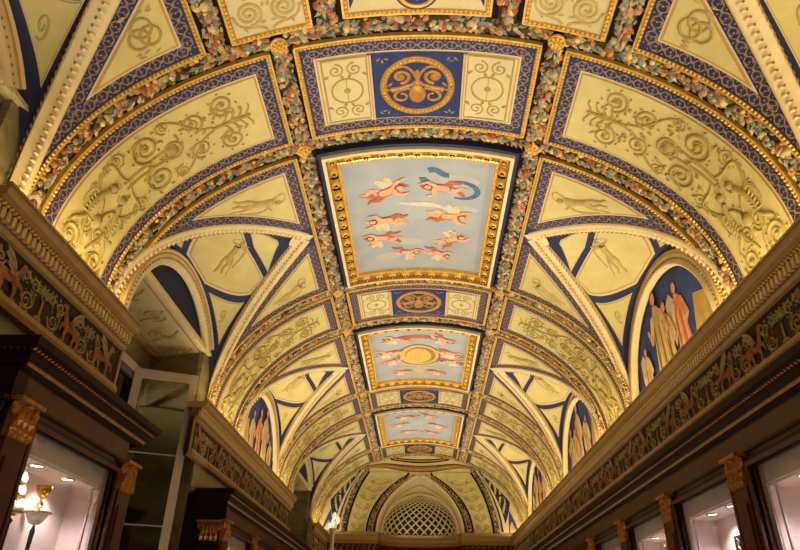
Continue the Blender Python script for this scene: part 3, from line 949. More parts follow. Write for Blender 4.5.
for sg in (1, -1):
    for nf, sgn in (('upper', -1), ('lower', 1)):
        yrow = (R2 + CH) if sgn < 0 else (R1 + PER - CH)
        s_ = None
        for k in range(3):
            lab = f'{nf} cream spandrel beside the {ORD[k]} lunette arch down the {SIDE[sg]} side, figure in faint relief'
            if k == 0: s_ = spandrel(sg, BAYC, yrow, sgn, SS, lab, 'cream spandrels beside the lunette arches')
            else: dup(s_, PER * k, lab, 'cream spandrels beside the lunette arches')
    lv = None
    for k in range(3):
        lab = f'{ORD[k]} lunette vault down the {SIDE[sg]} side, cream panels lined in blue within egg moulding'
        if k == 0: lv = q = lunette_vault(sg, BAYC, lab, 'lunette vaults over the side arches')
        else: q = dup(lv, PER * k, lab, 'lunette vaults over the side arches')
        if sg < 0 and k == 2: shorten(q, sg)
    q = dup(lv, YC0 - BAYC, f'lunette vault cut by the top {SIDE[sg]} corner of the photo', 'lunette vaults over the side arches')
    if sg < 0: shorten(q, sg); shorten(lv, sg)

for k in range(3):
    painted_lunette(1, BAYC + PER * k, ['large blue lunette with robed figures above the right cornice', 'second blue lunette with pale robed figures down the right wall', 'farthest small blue lunette on the right wall'][k], k)
painted_lunette(-1, BAYC + PER, 'blue lunette with robed figures, one in pink, above the left cornice', 2)
painted_lunette(1, YC0, 'painted lunette beyond the top right corner of the photo', 1)
recess_lunette(-1, BAYC, 'plain dark blue lunette over the near left window recess')
recess_lunette(-1, BAYC + 2 * PER, 'small plain blue lunette over the far left window recess')
recess_lunette(-1, YC0, 'plain dark blue lunette at the top left edge of the photo')

# ---- bay 0 (top of the photo)
for sg in (1, -1):
    spandrel(sg, YC0, R1 - CH, 1, sX(1.47), f'cream spandrel with interlocked rings in relief, top {SIDE[sg]} of the photo', 'ring-relief spandrels', rings=True)
    S = VS(sg)
    t = thing('spiral_coffer', f'cream panel with two stucco spirals at the top edge, {SIDE[sg]} of centre', 'ceiling panel', tuple(vault(sg * 1.0, 2.7)), 'spiral panels at the top edge')
    u0, u1, v0, v1 = sX(.75), sX(1.29), .6, R1 - CH
    mb = MB(); rect(mb, S, u0, u1, v0, v1, .03, 'cream_pale', nv=6); obj('field', mb, t)
    mb = MB(); pth = rectpath(u0, u1, v0, v1, 30); edge_bar(mb, S, pth); q = .02
    bp = rectpath(u0 + q, u1 - q, v0 + q, v1 - q, 30); strand(mb, S, bp, flat(.034, .033), 'gold_dark', False); beads(mb, S, bp, .034, .0145, 'gold', .033); obj('bead_trim', mb, t)
    mb = MB(); U = Up(S, .03); um = (u0 + u1) / 2
    for q in range(3):
        for s_ in (1, -1):
            strand(mb, U, spiral(um + s_ * .125, v1 - .2 - .36 * q, .095, 2.2, PI / 2, s_, 34), hr(.012), 'relief_faint')
            strand(mb, U, bez((um + s_ * .02, v1 - .05 - .36 * q), (um + s_ * .06, v1 - .12 - .36 * q), (um + s_ * .22, v1 - .05 - .36 * q), (um + s_ * .23, v1 - .2 - .36 * q), 10), hr(.01), 'relief_faint')
            for a in range(5): leafshape(mb, U, um + s_ * (.125 + .12 * math.cos(a * 1.2)), v1 - .2 - .36 * q + .12 * math.sin(a * 1.2), .05, .025, a * 1.2 + .9, .012, 'relief_faint')
    obj('spiral_relief', mb, t)
t = thing('roundel_panel', 'cream centre panel cut by the top edge of the photo, gilt half roundel', 'ceiling panel', tuple(vault(0, 2.7)))
mb = MB(); u0 = sX(.52); rect(mb, vault, -u0, u0, .6, R1 - CH - .03, .03, 'cream_pale', nv=6); obj('field', mb, t)
mb = MB(); pth = rectpath(-u0, u0, .6, R1 - CH - .03, 30); edge_bar(mb, vault, pth); q = .022
bp = rectpath(-u0 + q, u0 - q, .6 + q, R1 - CH - .03 - q, 30); strand(mb, vault, bp, flat(.036, .033), 'gold_dark', False); beads(mb, vault, bp, .034, .015, 'gold', .033); obj('bead_trim', mb, t)
mb = MB(); U = Up(vault, .032); yc = 2.77
pf(mb, U, arc(0, yc, .16, .16, 0, 2 * PI, 30), .002, 'blue'); strand(mb, U, arc(0, yc, .13, .13, 0, 2 * PI, 30), hr(.016), 'gold'); blob(mb, U, 0, yc, .09, .09, 0, .02, 'gold_paint'); obj('gilt_roundel', mb, t); mb = MB()
poly(mb, U, [(-u0 + .05, yc - .1), (-u0 + .08, yc + .06), (-u0 + .05, yc + .12)], .002, 'blue'); obj('blue_corner', mb, t); mb = MB(); poly(mb, U, [(u0 - .05, yc - .1), (u0 - .05, yc + .12), (u0 - .08, yc + .06)], .002, 'blue')
obj('blue_corner', mb, t)

# ---- sky paintings
PAINT = [
    [(-.3, 5.02, 2.9, .36, False, 'drape_red', 0, True), (.22, 4.98, .3, .34, False, 'drape_red', 1, False), (-.36, 5.52, .15, .34, False, 'drape_yellow', 0, True), (.34, 5.45, 3.3, .34, False, 'drape_yellow', 0, True),
     (-.42, 5.85, .35, .32, False, 'drape_red', 1, True), (.38, 5.88, 2.8, .3, False, 'drape_yellow', 1, True), (-.12, 6.18, -.2, .28, True, None, 1, True), (.24, 6.2, .25, .28, True, None, 0, True)],
    [(-.36, 4.86, .3, .32, False, 'drape_red', 0, True), (.36, 4.86, .3, .34, True, 'drape_blue', 1, True), (-.5, 5.35, .2, .34, False, 'drape_green', 0, True), (.5, 5.35, .2, .34, True, 'drape_red', 0, True),
     (-.45, 5.7, -.1, .3, False, 'drape_red', 1, True), (.52, 5.68, -.2, .32, True, 'drape_blue', 0, True), (-.3, 6.2, .1, .26, False, 'drape_yellow', 0, True), (.3, 6.2, .1, .26, True, 'drape_red', 0, True)],
    [(-.3, 4.95, .2, .32, False, 'drape_red', 0, True), (.2, 4.9, .1, .32, True, 'drape_blue', 1, True), (-.42, 5.45, .2, .32, False, None, 1, True), (.4, 5.5, .2, .34, True, 'drape_red', 0, True),
     (-.25, 6.0, .1, .3, False, 'drape_yellow', 0, True), (.25, 6.05, .1, .3, True, 'drape_red', 1, True)]]
PLAB = ['largest sky painting on the crown of the vault, eight cherubs in a gilt bracket frame', 'middle sky painting with a golden oval shield among cherubs, gilt frame', 'farthest sky painting with cherubs, gilt frame, near the end vault']
for k in range(3):
    dy = PER * k
    Y0, Y1 = R2 + CH, R1 + PER - CH
    S = lambda s, y, h=0.0: vault(s, y + dy, h)
    t = thing('ceiling_painting', PLAB[k], 'painting', tuple(S(0, BAYC)), 'sky paintings along the crown')
    mb = MB(); c0, c1 = Y0 + .20, Y1 - .20; cs = SE - .19
    rect(mb, S, -cs - .01, cs + .01, c0 - .01, c1 + .01, .012, 'canvas', nv=10); obj('sky_canvas', mb, t)
    # frame
    mb = MB()
    def ringprof(prof, kk):
        # concentric rectangles at (inset, height)
        n = 30
        rings = []
        for ins, h in prof:
            pth = rectpath(-SE + ins, SE - ins, Y0 + ins, Y1 - ins, n)[:-1]
            rings.append([S(p[0], p[1], h) for p in pth])
        m = len(rings[0]); vs = [v for r in rings for v in r]
        mb.add(vs, [(a * m + i, a * m + (i + 1) % m, (a + 1) * m + (i + 1) % m, (a + 1) * m + i) for a in range(len(rings) - 1) for i in range(m)], kk)
    ringprof([(0, 0), (0, .05), (.03, .055)], 'line_blue')
    ringprof([(.03, .05), (.03, .09), (.04, .095), (.06, .095), (.066, .08)], 'moulding')
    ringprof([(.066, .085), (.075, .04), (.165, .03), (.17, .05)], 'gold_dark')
    ringprof([(.165, .03), (.166, .05), (.18, .055), (.195, .048), (.2, .01)], 'gold')
    obj('gilt_frame', mb, t)
    ins = .118
    bw = .11
    for (p0, p1, ax) in (((-SE + ins, Y0 + ins), (SE - ins, Y0 + ins), 0), ((-SE + ins, Y1 - ins), (SE - ins, Y1 - ins), 0), ((-SE + ins, Y0 + ins), (-SE + ins, Y1 - ins), 1), ((SE - ins, Y0 + ins), (SE - ins, Y1 - ins), 1)):
        L = math.hypot(p1[0] - p0[0], p1[1] - p0[1]); n = int(round(L / .165))
        for i in range(n + 1):
            if ax == 1 and i in (0, n): continue
            u, v = p0[0] + (p1[0] - p0[0]) * i / n, p0[1] + (p1[1] - p0[1]) * i / n
            ang = 0 if ax == 0 else PI / 2
            mb = MB()
            blob(mb, S, u, v, .056, .05, ang, .06, 'gold', 10, .03)
            blob(mb, S, u, v, .03, .024, ang, .022, 'black', 8, .07)  # raised black dome, the shade of a pit painted on
            blob(mb, S, u, v, .014, .014, 0, .02, 'gold', 6, .082)
            if i < n and not (ax == 1 and i == 0):
                u2, v2 = p0[0] + (p1[0] - p0[0]) * (i + .5) / n, p0[1] + (p1[1] - p0[1]) * (i + .5) / n
                blob(mb, S, u2, v2, .014, .048, ang, .03, 'black' if ax else 'gold_dark', 6, .031)
            obj('gilt_bracket', mb, t)
    mb = MB(); beads(mb, S, rectpath(-SE + .183, SE - .183, Y0 + .183, Y1 - .183, 30), .03, .0125, 'gold', .05)
    obj('rope_moulding', mb, t)
    U = Up(S, .012)
    for (u, v, a, sc, fl, dr, ps, wg) in PAINT[k]:
        obj('painted_cherub', cherub(U, u, v, a, sc * 1.0, fl, dr, ps, wg), t)
    if k == 0:
        mb = MB(); ribbon(mb, U, arc(.42, 5.0, .17, .13, -2.4, 1.9, 24), .05, .003, 'drape_blue', lambda f: .5 + math.sin(PI * f) * .7)
        ribbon(mb, U, bez((.1, 4.72), (.2, 4.66), (.22, 4.8), (.3, 4.78), 10), .07, .003, 'drape_blue')
        ribbon(mb, U, bez((.02, 4.86), (.1, 4.82), (.06, 4.96), (.16, 4.94), 10), .07, .0035, 'drape_blue')
        obj('blue_scarf', mb, t)
        mb = MB(); ribbon(mb, U, bez((-.2, 5.22), (0, 5.3), (.1, 5.18), (.36, 5.36), 14), .05, .003, 'wing', lambda f: .5 + math.sin(PI * f)); obj('white_scarf', mb, t)
        for cx, cy, rx in ((.4, 4.85, .2), (-.1, 5.95, .16), (-.35, 6.25, .15), (.5, 5.3, .12)):
            mb = MB(); pf(mb, U, arc(cx, cy, rx, rx * .45, 0, 2 * PI, 18), .0012, 'cloud'); obj('painted_cloud', mb, t)
    if k == 1:
        mb = MB(); pf(mb, U, arc(0, 5.5, .34, .42, 0, 2 * PI, 36), .003, 'robe_shadow', 7); pf(mb, U, arc(0, 5.5, .31, .39, 0, 2 * PI, 36), .005, 'drape_yellow', 7)
        pf(mb, U, arc(.02, 5.5, .24, .32, 0, 2 * PI, 36), .0065, 'gold_paint', 6); pf(mb, U, arc(-.01, 5.52, .2, .28, 0, 2 * PI, 36), .008, 'drape_yellow', 6)
        obj('golden_shield', mb, t)
        mb = MB(); ribbon(mb, U, bez((-.3, 4.85), (-.1, 4.78), (.1, 4.78), (.3, 4.85), 12), .13, .0028, 'skin_dark'); obj('painted_festoon', mb, t); mb = MB(); ribbon(mb, U, bez((-.5, 6.05), (-.2, 5.98), (.2, 5.98), (.5, 6.05), 12), .05, .0028, 'drape_yellow'); obj('painted_festoon', mb, t); mb = MB()
        blob(mb, U, 0, 6.2, .1, .09, 0, .008, 'drape_yellow'); obj('painted_urn', mb, t)

# ---- garlands and rosettes
GH = .07
gg = 'fruit garlands across the vault'
WHERE = ['above the top medallion panel', 'just above the largest sky painting', 'just below the largest sky painting', 'just above the middle sky painting',
         'just below the middle sky painting', 'just above the farthest sky painting', 'just below the farthest sky painting', 'beside the end oval']
gsrc = {}
for i, y in enumerate(rows):
    for nm, sg in (('centre', 0), ('right', 1), ('left', -1)):
        lab = {0: f'crown stretch of the garland crossing the vault {WHERE[i]}', 1: f'right limb of the garland crossing the vault {WHERE[i]}', -1: f'left limb of the garland crossing the vault {WHERE[i]}'}[sg]
        key = (i % 2, sg)
        if i < 2:
            S = vault if sg == 0 else VS(sg)
            yo = y - .03
            path = [(u, yo) for u in lsp(-G + .05, G - .05, 40)] if sg == 0 else [(u, yo) for u in lsp(G + .05, SMAX - .01, 50)]
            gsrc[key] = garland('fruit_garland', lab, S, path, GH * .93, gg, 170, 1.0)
        else:
            dup(gsrc[key], y - rows[i % 2], lab, gg)
lsrc = {}
for i in range(7):
    for sg in (1, -1):
        bay = i % 2 == 1
        nm = ['top medallion panel', 'largest sky painting', 'second medallion panel', 'middle sky painting', 'third medallion panel', 'farthest sky painting', 'smallest medallion panel'][i]
        lab = f'lengthwise fruit garland along the {SIDE[sg]} edge of the {nm}'
        key = (bay, sg)
        if i < 2:
            S = VS(sg)
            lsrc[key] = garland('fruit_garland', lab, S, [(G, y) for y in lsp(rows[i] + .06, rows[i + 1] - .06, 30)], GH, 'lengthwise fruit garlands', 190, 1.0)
        else:
            dup(lsrc[key], PER * (i // 2), lab, 'lengthwise fruit garlands')
for sg in (1, -1):
    S = VS(sg)
    garland('fruit_garland', f'short lengthwise garland by the gilt half roundel, {SIDE[sg]} one, at the top edge', S, [(sX(.635), y) for y in lsp(1.4, R1 - .07, 20)], .075, 'lengthwise fruit garlands at the top edge', 190, 1.05)
    garland('fruit_garland', f'short lengthwise garland outside the spiral panel, top {SIDE[sg]} of the photo', S, [(sX(1.38), y) for y in lsp(1.4, R1 - .07, 20)], .065, 'lengthwise fruit garlands at the top edge', 190, 1.05)

rsrc = None
for i, y in enumerate(rows):
    for sg in (1, -1):
        lab = f'gilt rosette on the {SIDE[sg]} rib where garlands cross, {WHERE[i]}'
        if rsrc is None or sg not in rsrc:
            S = VS(sg); mb = MB()
            P, T, Bn, N = frame_at(S, G, y)
            blob(mb, S, G, y, .062, .062, 0, .03, 'gold_dark', 14, .035)
            for a in range(8):
                blob(mb, S, G, y, .022, .013, a * PI / 4, .014, 'gold', 6, .06, .036 * math.cos(a * PI / 4), .036 * math.sin(a * PI / 4))
            blob(mb, S, G, y, .018, .018, 0, .02, 'gold', 8, .062)
            strand(mb, Up(S, .05), arc(G, y, .056, .056, 0, 2 * PI, 18), hr(.009), 'gold')
            me_o = obj('gilt_rosette', mb)
            # re-centre the rosette on its own origin
            for v in me_o.data.vertices: v.co -= P
            me_o.location = P
            tag(me_o, lab, 'rosette', 'gilt rosettes on the ribs')
            rsrc = rsrc or {}; rsrc[sg] = me_o
        else:
            c = rsrc[sg].copy(); C.objects.link(c); c.location = rsrc[sg].location + Vector((0, y - rows[0], 0)); c['label'] = lab

# ------------------------------------------------------------------ end dome
DC = .80
def dome(x, y, h=0.0):
    """plan coordinates x, y (y from the start of the dome)"""
    r = (abs(x / A) ** 4 + abs(y / DC) ** 4) ** .25
    r = min(r, .99999)
    z = Z0 + B * math.sqrt(1 - r * r)
    n = Vector((-x ** 3 / A ** 4 * 1.0, -y ** 3 / DC ** 4, 0))
    if r > 1e-4: n = n / (r ** 2)
    n.z = -math.sqrt(1 - r * r) * A * A / (B * B) * .35 - .05
    n.normalize()
    return Vector((x, YE + y, z)) + n * h
def polar(ph, rho):
    c, s = math.cos(ph), math.sin(ph)
    k = 1 / ((abs(c / A) ** 4 + abs(s / DC) ** 4) ** .25)
    return c * k * rho, s * k * rho
def Dm(ph, th, h=0.0):
    x, y = polar(ph, math.cos(th)); return dome(x, y, h)
# pointed opening: half width as a function of elevation
ZA = 3.46; TA = math.asin((ZA - Z0) / B)
def gx(th): return max(0.0, 1.0 * (1 - (th / TA) ** 2))
def y_on(x, th):
    r = math.cos(th); q = r ** 4 - abs(x / A) ** 4
    return DC * max(q, 0) ** .25
def DX(u, th, h=0.0):
    """u = x, th = elevation"""
    return dome(u, y_on(u, th), h)
ds = MB()
def xlim(th): return A * math.cos(th)
vs_th = lsp(0, PI / 2 - .001, 50)
n = 24
for sg in (1, -1):
    grid = []
    for th in vs_th:
        x0 = gx(th) if th < TA else 0.0
        x1 = xlim(th) * .9999
        # parametrise by polar angle for a clean mesh
        y0 = y_on(x0, th); ph0 = math.atan2(y0, x0) if x0 > 0 else PI / 2
        row = []
        for j in range(n + 1):
            ph = ph0 * (1 - j / n)
            p = Dm(ph, th)
            p = Vector((sg * p.x, p.y, p.z)); row.append(p)
        grid.append(row)
    vs = [p for r in grid for p in r]
    ds.add(vs, [(i * (n + 1) + j, i * (n + 1) + j + 1, (i + 1) * (n + 1) + j + 1, (i + 1) * (n + 1) + j) for i in range(len(vs_th) - 1) for j in range(n)], 'cream', True)
o = struct('ceiling_end', ds)

def DS(sg):
    return lambda x, y, h=0.0: (lambda p: Vector((sg * p.x, p.y, p.z)))(dome(x, y, h))
# oval
t = thing('oval_ceiling_panel', 'flattened cream oval framed by gilt and garland at the far end of the crown', 'ceiling panel', tuple(dome(0, .2)))
ow, oh = 1.42, .42
mb = MB()
patch(mb, dome, lsp(-ow, ow, 50), lambda u: .01, lambda u: .01 + oh * math.sqrt(max(0, 1 - (u / ow) ** 2)), .01, 'cream', 8); obj('cream_field', mb, t)
mb = MB(); strand(mb, dome, [(ow * math.cos(a), .012 + oh * math.sin(a)) for a in lsp(0, PI, 50)], [(-.06, 0), (-.05, .03), (0, .045), (.05, .03), (.06, 0)], 'gold_dark')
strand(mb, dome, [((ow + .06) * math.cos(a), .012 + (oh + .03) * math.sin(a)) for a in lsp(0, PI, 50)], bar(.04, 0, .02), 'gap', False)
strand(mb, dome, [((ow - .09) * math.cos(a), .012 + (oh - .05) * math.sin(a)) for a in lsp(0, PI, 50)], bar(.02, 0, .02), 'gap', False)
for i in range(180):
    a = random.uniform(0, PI); blob(mb, dome, ow * math.cos(a), .012 + oh * math.sin(a), .025, .018, random.uniform(0, 3), .02, random.choice(FRU + PAL), 6, .025, random.uniform(-.03, .03), random.uniform(-.03, .03))
obj('garland_rim', mb, t)
mb = MB(); el = lambda rx, ry, n=44: [(rx * math.cos(a), .15 + ry * math.sin(a)) for a in lsp(0, 2 * PI, n)]
strand(mb, dome, el(.62, .12), [(-.035, 0), (-.02, .03), (.02, .03), (.035, 0)], 'gold_dark'); strand(mb, dome, el(.7, .155), bar(.045, 0, .02), 'gap', False); strand(mb, dome, el(.56, .09), bar(.02, 0, .025), 'gap', False)
obj('inner_oval_moulding', mb, t)

for sg in (1, -1):
    S = lambda u, th, h=0.0, sg=sg: (lambda p: Vector((sg * p.x, p.y, p.z)))(DX(u, th, h))
    tt = lsp(.0, TA * .985, 34)
    base = lambda off: [(gx(th) + off * (1 + .15 * (th / TA)), th) for th in tt]
    garland('fruit_garland', f'fruit garland rising along the {SIDE[sg]} flank of the pointed end arch', S, [(p[0] + .2, p[1]) for p in base(0)][:-1], .055, 'garlands of the end vault', 130, .9)
    # outer garland of the fan panel
    oa = [(1.86 - .62 * (th / 1.02) ** 1.6, th) for th in lsp(0, 1.0, 30)]
    garland('fruit_garland', f'outer fruit garland of the end vault, {SIDE[sg]} side, down to the corner', S, oa, .055, 'garlands of the end vault', 130, .9)
    # fan panel
    t = thing('fan_panel', f'cream stucco fan panel {SIDE[sg]} of the pointed end arch, between two garlands', 'ceiling panel', tuple(S(1.4, .4)), 'fan panels of the end vault')
    def outer(th): return 1.86 - .62 * (th / 1.02) ** 1.6
    mb = MB(); vs = []; ths = lsp(0, .93, 26)
    for th in ths:
        a, b = gx(min(th, TA)) + .30, outer(th) - .1
        if b < a: b = a
        for j in range(7): vs.append(S(a + (b - a) * j / 6, th, .014))
    mb.add(vs, [(i * 7 + j, i * 7 + j + 1, (i + 1) * 7 + j + 1, (i + 1) * 7 + j) for i in range(len(ths) - 1) for j in range(6)], 'cream', True)
    fp = obj('field', mb, t)
    mb = MB()
    strand(mb, S, [(gx(min(th, TA)) + .285, th) for th in ths], bar(.04, 0, .03), 'gap', False); strand(mb, S, [(outer(th) - .085, th) for th in ths], bar(.04, 0, .03), 'gap', False)
    obj('dark_edging', mb, t)
    mb = MB(); U = lambda u, v, h=0.0: S(u, v, h + .014)
    for th, r in ((.09, .06), (.22, .075), (.36, .075), (.5, .075), (.63, .065), (.75, .05)):
        a_, b_ = gx(min(th, TA)) + .34, outer(th) - .14
        c = (a_ + b_) / 2
        for s_ in (1, -1):
            strand(mb, U, [(c + s_ * (b_ - a_) * .25 + p[0], th + p[1] * .55) for p in spiral(0, 0, r, 1.6, PI / 2 if s_ > 0 else 0, s_, 20)], hr(.008), 'relief')
            strand(mb, U, bez((c, th - .06), (c + s_ * .04, th - .03), (c + s_ * (b_ - a_) * .3, th - .05), (c + s_ * (b_ - a_) * .42, th + .03), 8), hr(.008), 'relief')
        for a in range(12): leafshape(mb, U, c + random.uniform(-.42, .42) * (b_ - a_), th + random.uniform(-.06, .06), .04, .02, random.uniform(0, 6), .01, 'relief')
    obj('scroll_relief', mb, t)
    # pointed arch edging
    t = thing('pointed_arch_trim', f'{SIDE[sg]} half of the pointed arch edging at the end wall, dark blue and cream', 'arch trim', tuple(S(.9, .1)), 'pointed arch edging')
    mb = MB(); strand(mb, S, [(p[0] + .105, p[1]) for p in base(0)], flat(.07, .022), 'line_blue', False); strand(mb, S, [(p[0] + .145, p[1]) for p in base(0)], bar(.014, 0, .03), 'gold', False); obj('blue_band', mb, t)
    mb = MB(); strand(mb, S, [(p[0] + .03, p[1]) for p in base(0)], [(-.05, 0), (-.045, .04), (0, .05), (.035, .03), (.05, 0)], 'moulding'); obj('cream_moulding', mb, t)
    # corner lunette painted on the dome's flank
    t = thing('corner_lunette', f'narrow half lunette in the far {SIDE[sg]} corner, cream triangles lined in blue', 'ceiling panel', tuple(S(2.1, .3)), 'corner lunettes of the end vault')
    P_ = lambda f, th, h=0.0, sg=sg: (lambda u: (lambda p: Vector((sg * p.x, p.y, p.z)))(dome(u, y_on(u, th), h)))(outer(th) + .09 + (xlim(th) * .995 - outer(th) - .09) * f)
    mb = MB(); vs = []; ths = lsp(0, .98, 30)
    for th in ths:
        for j in range(9): vs.append(P_(j / 8, th, .008))
    mb.add(vs, [(i * 9 + j, i * 9 + j + 1, (i + 1) * 9 + j + 1, (i + 1) * 9 + j) for i in range(len(ths) - 1) for j in range(8)], 'moulding', True); obj('cream_ground', mb, t)
    mb = MB()
    def cell(pts, h=.014, k='cream'):
        nn = 6; vs = []
        (a, b, c, d) = pts
        for i in range(nn + 1):
            for j in range(nn + 1):
                f, g_ = i / nn, j / nn
                p = [(1 - f) * ((1 - g_) * a[q] + g_ * d[q]) + f * ((1 - g_) * b[q] + g_ * c[q]) for q in (0, 1)]
                vs.append(P_(p[0], p[1], h))
        mb.add(vs, [(i * (nn + 1) + j, i * (nn + 1) + j + 1, (i + 1) * (nn + 1) + j + 1, (i + 1) * (nn + 1) + j) for i in range(nn) for j in range(nn)], k, True)
    cell([(.03, .02), (.14, .02), (.14, .9), (.03, .95)], .012, 'blue')
    cell([(.3, .12), (.3, .93), (.7, .93), (.98, .4)], .012, 'line_blue')
    cell([(.36, .2), (.36, .5), (.86, .5), (.8, .36)])
    cell([(.36, .53), (.36, .73), (.86, .73), (.87, .53)])
    cell([(.36, .76), (.36, .9), (.64, .9), (.84, .76)])
    obj('cream_panel', mb, t)
    mb = MB(); cell([(.45, .0), (.52, .16), (.74, .3), (.95, .0)], .018, 'sky_blue'); cell([(.5, .0), (.55, .1), (.7, .15), (.88, .0)], .022, 'robe')
    obj('painted_figure_ground', mb, t)

# apse: web between the pointed arch and the coffered half dome
YA = YE + DC + .02; AR, AZ, ADEP = .92, .90, .62
wb = MB()
nn = 30; vs = []
for i in range(nn + 1):
    f = i / nn
    # elevation along the pointed arch and matching angle along the semicircle
    for sg in (1, -1):
        pass
for sg in (1, -1):
    vs = []
    for i in range(nn + 1):
        f = i / nn; th = TA * f
        p = DX(gx(th), th); p.x *= sg
        a = PI / 2 * f
        q = Vector((sg * AR * math.cos(a), YA, Z0 + AZ * math.sin(a)))
        for j in range(7): vs.append(p.lerp(q, j / 6))
    wb.add(vs, [(i * 7 + j, i * 7 + j + 1, (i + 1) * 7 + j + 1, (i + 1) * 7 + j) for i in range(nn) for j in range(6)], 'cream_pale', True)
    for j, k in ((3, 'relief'), (5, 'mould_gap')):
        pts = []
        for i in range(nn + 1):
            f = i / nn; th = TA * f
            p = DX(gx(th), th); p.x *= sg
            a = PI / 2 * f
            q = Vector((sg * AR * math.cos(a), YA, Z0 + AZ * math.sin(a)))
            pts.append(p.lerp(q, j / 6) + Vector((0, -.008, -.008)))
        vs = [v for p in pts for v in (p, p + Vector((0, .02, -.012)))]
        wb.add(vs, [(2 * i, 2 * i + 1, 2 * i + 3, 2 * i + 2) for i in range(nn)], k)
t = thing('coffered_half_dome', 'half dome of cream lattice over dark diamond coffers in the end apse', 'half dome', (0, YA, Z0))
obj('arch_web', wb, t)
HD = lambda a, b, h=0.0: Vector((math.cos(a) * math.cos(b) * (AR - h), YA + math.sin(a) * math.cos(b) * (ADEP - h), Z0 + math.sin(b) * (AZ - h)))
mb = MB(); patch(mb, HD, lsp(0, PI, 40), lambda u: 0.0, lambda u: PI / 2, 0, 'dark_coffer', 20); obj('coffer_ground', mb, t)
mb = MB(); NS = 13
# equal-angle lozenges: mercator-like height
def bmer(m_): return 2 * math.atan(math.exp(m_)) - PI / 2
for i in range(-NS, 2 * NS):
    for s_ in (1, -1):
        pts = []
        for q in range(0, 34):
            m_ = 2.3 * q / 33
            a = PI * (i + .5) / NS + s_ * m_
            if 0 <= a <= PI: pts.append((a, bmer(m_)))
            elif pts: break
        if len(pts) > 1: strand(mb, HD, pts, [(-.019, 0), (-.015, .025), (.015, .025), (.019, 0)], 'moulding', False, lambda f: max(.12, math.cos(bmer(2.3 * f))))
obj('lattice', mb, t)
mb = MB(); strand(mb, lambda a, z, h=0.0: Vector((AR * math.cos(a), YA - h, Z0 + AZ * math.sin(a))), [(a, 0) for a in lsp(0, PI, 40)], [(-.03, .0), (-.02, .03), (.02, .03), (.03, 0)], 'moulding'); obj('arch_rim', mb, t)

# ------------------------------------------------------------------ entablatures
XF = 2.25
ENT = [(2.25, 1.50), (2.22, 1.505), (2.21, 1.53), (2.22, 1.565), (2.25, 1.57)]
def prism(mb, prof, sg, y0, y1, k, cap=True):
    vs = [Vector((sg * x, y, z)) for y in (y0, y1) for x, z in prof]; n = len(prof)
    mb.add(vs, [(i, i + 1, n + i + 1, n + i) for i in range(n - 1)] + ([tuple(range(n)), tuple(range(n, 2 * n))] if cap else []), k)

GRIF = {}
def griffin_mesh(S, sc=1.0):
    mb = MB(); H = [.002]
    def P(ps, k):
        H[0] += .0009; poly(mb, S, [(x * sc, y * sc) for x, y in ps], H[0], k)
    def cap(p, q, a, b, k='grif'): P(capsule(p, q, a, b), k)
    cap((-.10, .115), (.03, .125), .036, .032); cap((.03, .12), (.07, .17), .034, .024); cap((.07, .17), (.085, .215), .022, .018)
    P(capsule((.09, .225), (.1, .225), .022, .02, 8), 'grif'); P([(.115, .235), (.145, .215), (.112, .212)], 'grif')
    cap((-.11, .11), (-.13, .06), .034, .016); cap((-.13, .06), (-.11, .01), .014, .01); cap((-.11, .008), (-.08, .006), .01, .008)
    cap((-.08, .1), (-.06, .05), .028, .014); cap((-.06, .05), (-.06, .01), .013, .01); cap((-.06, .008), (-.03, .006), .01, .008)
    cap((.04, .1), (.06, .05), .024, .013); cap((.06, .05), (.05, .01), .012, .009); cap((.05, .008), (.08, .006), .009, .008)
    cap((.05, .11), (.11, .1), .02, .012); cap((.11, .1), (.12, .06), .011, .008)
    P([(.03, .14), (-.0, .2), (-.05, .245), (-.12, .265), (-.1, .23), (-.11, .21), (-.07, .19), (-.08, .17), (-.03, .15), (-.03, .13)], 'grif_wing')
    for i in range(4):
        H[0] += .0009; ribbon(mb, S, [(x * sc, y * sc) for x, y in bez((.01, .15 + .004 * i), (-.02, .17 + .014 * i), (-.05, .18 + .018 * i), (-.09, .175 + .025 * i), 6)], .007 * sc, H[0], 'leaf_cream' if i % 2 else 'grif')
    H[0] += .0009; ribbon(mb, S, [(x * sc, y * sc) for x, y in bez((-.13, .12), (-.2, .1), (-.15, .2), (-.19, .21), 10) + spiral(-.175, .21, .02, 1, PI, 1, 8)], .012 * sc, H[0], 'grif')
    return mb
def palm_mesh(S):
    mb = MB()
    ribbon(mb, S, [(0, .01), (.004, .08), (0, .15)], .024, .003, 'palm_trunk', lambda f: 1.2 - .4 * f)
    for a in (-1.45, -1.05, -.65, -.25, .25, .65, 1.05, 1.45):
        strand(mb, S, bez((0, .15), (.03 * math.sin(a), .15 + .04 * math.cos(a) + .03), (.09 * math.sin(a), .16 + .09 * math.cos(a)), (.12 * math.sin(a), .15 + .1 * math.cos(a) - .02), 8), hr(.011, .5), 'palm', True, lambda f: 1.1 - .8 * f)
    blob(mb, S, 0, .16, .018, .018, 0, .012, 'bloom'); blob(mb, S, 0, .02, .04, .018, 0, .01, 'palm')
    return mb
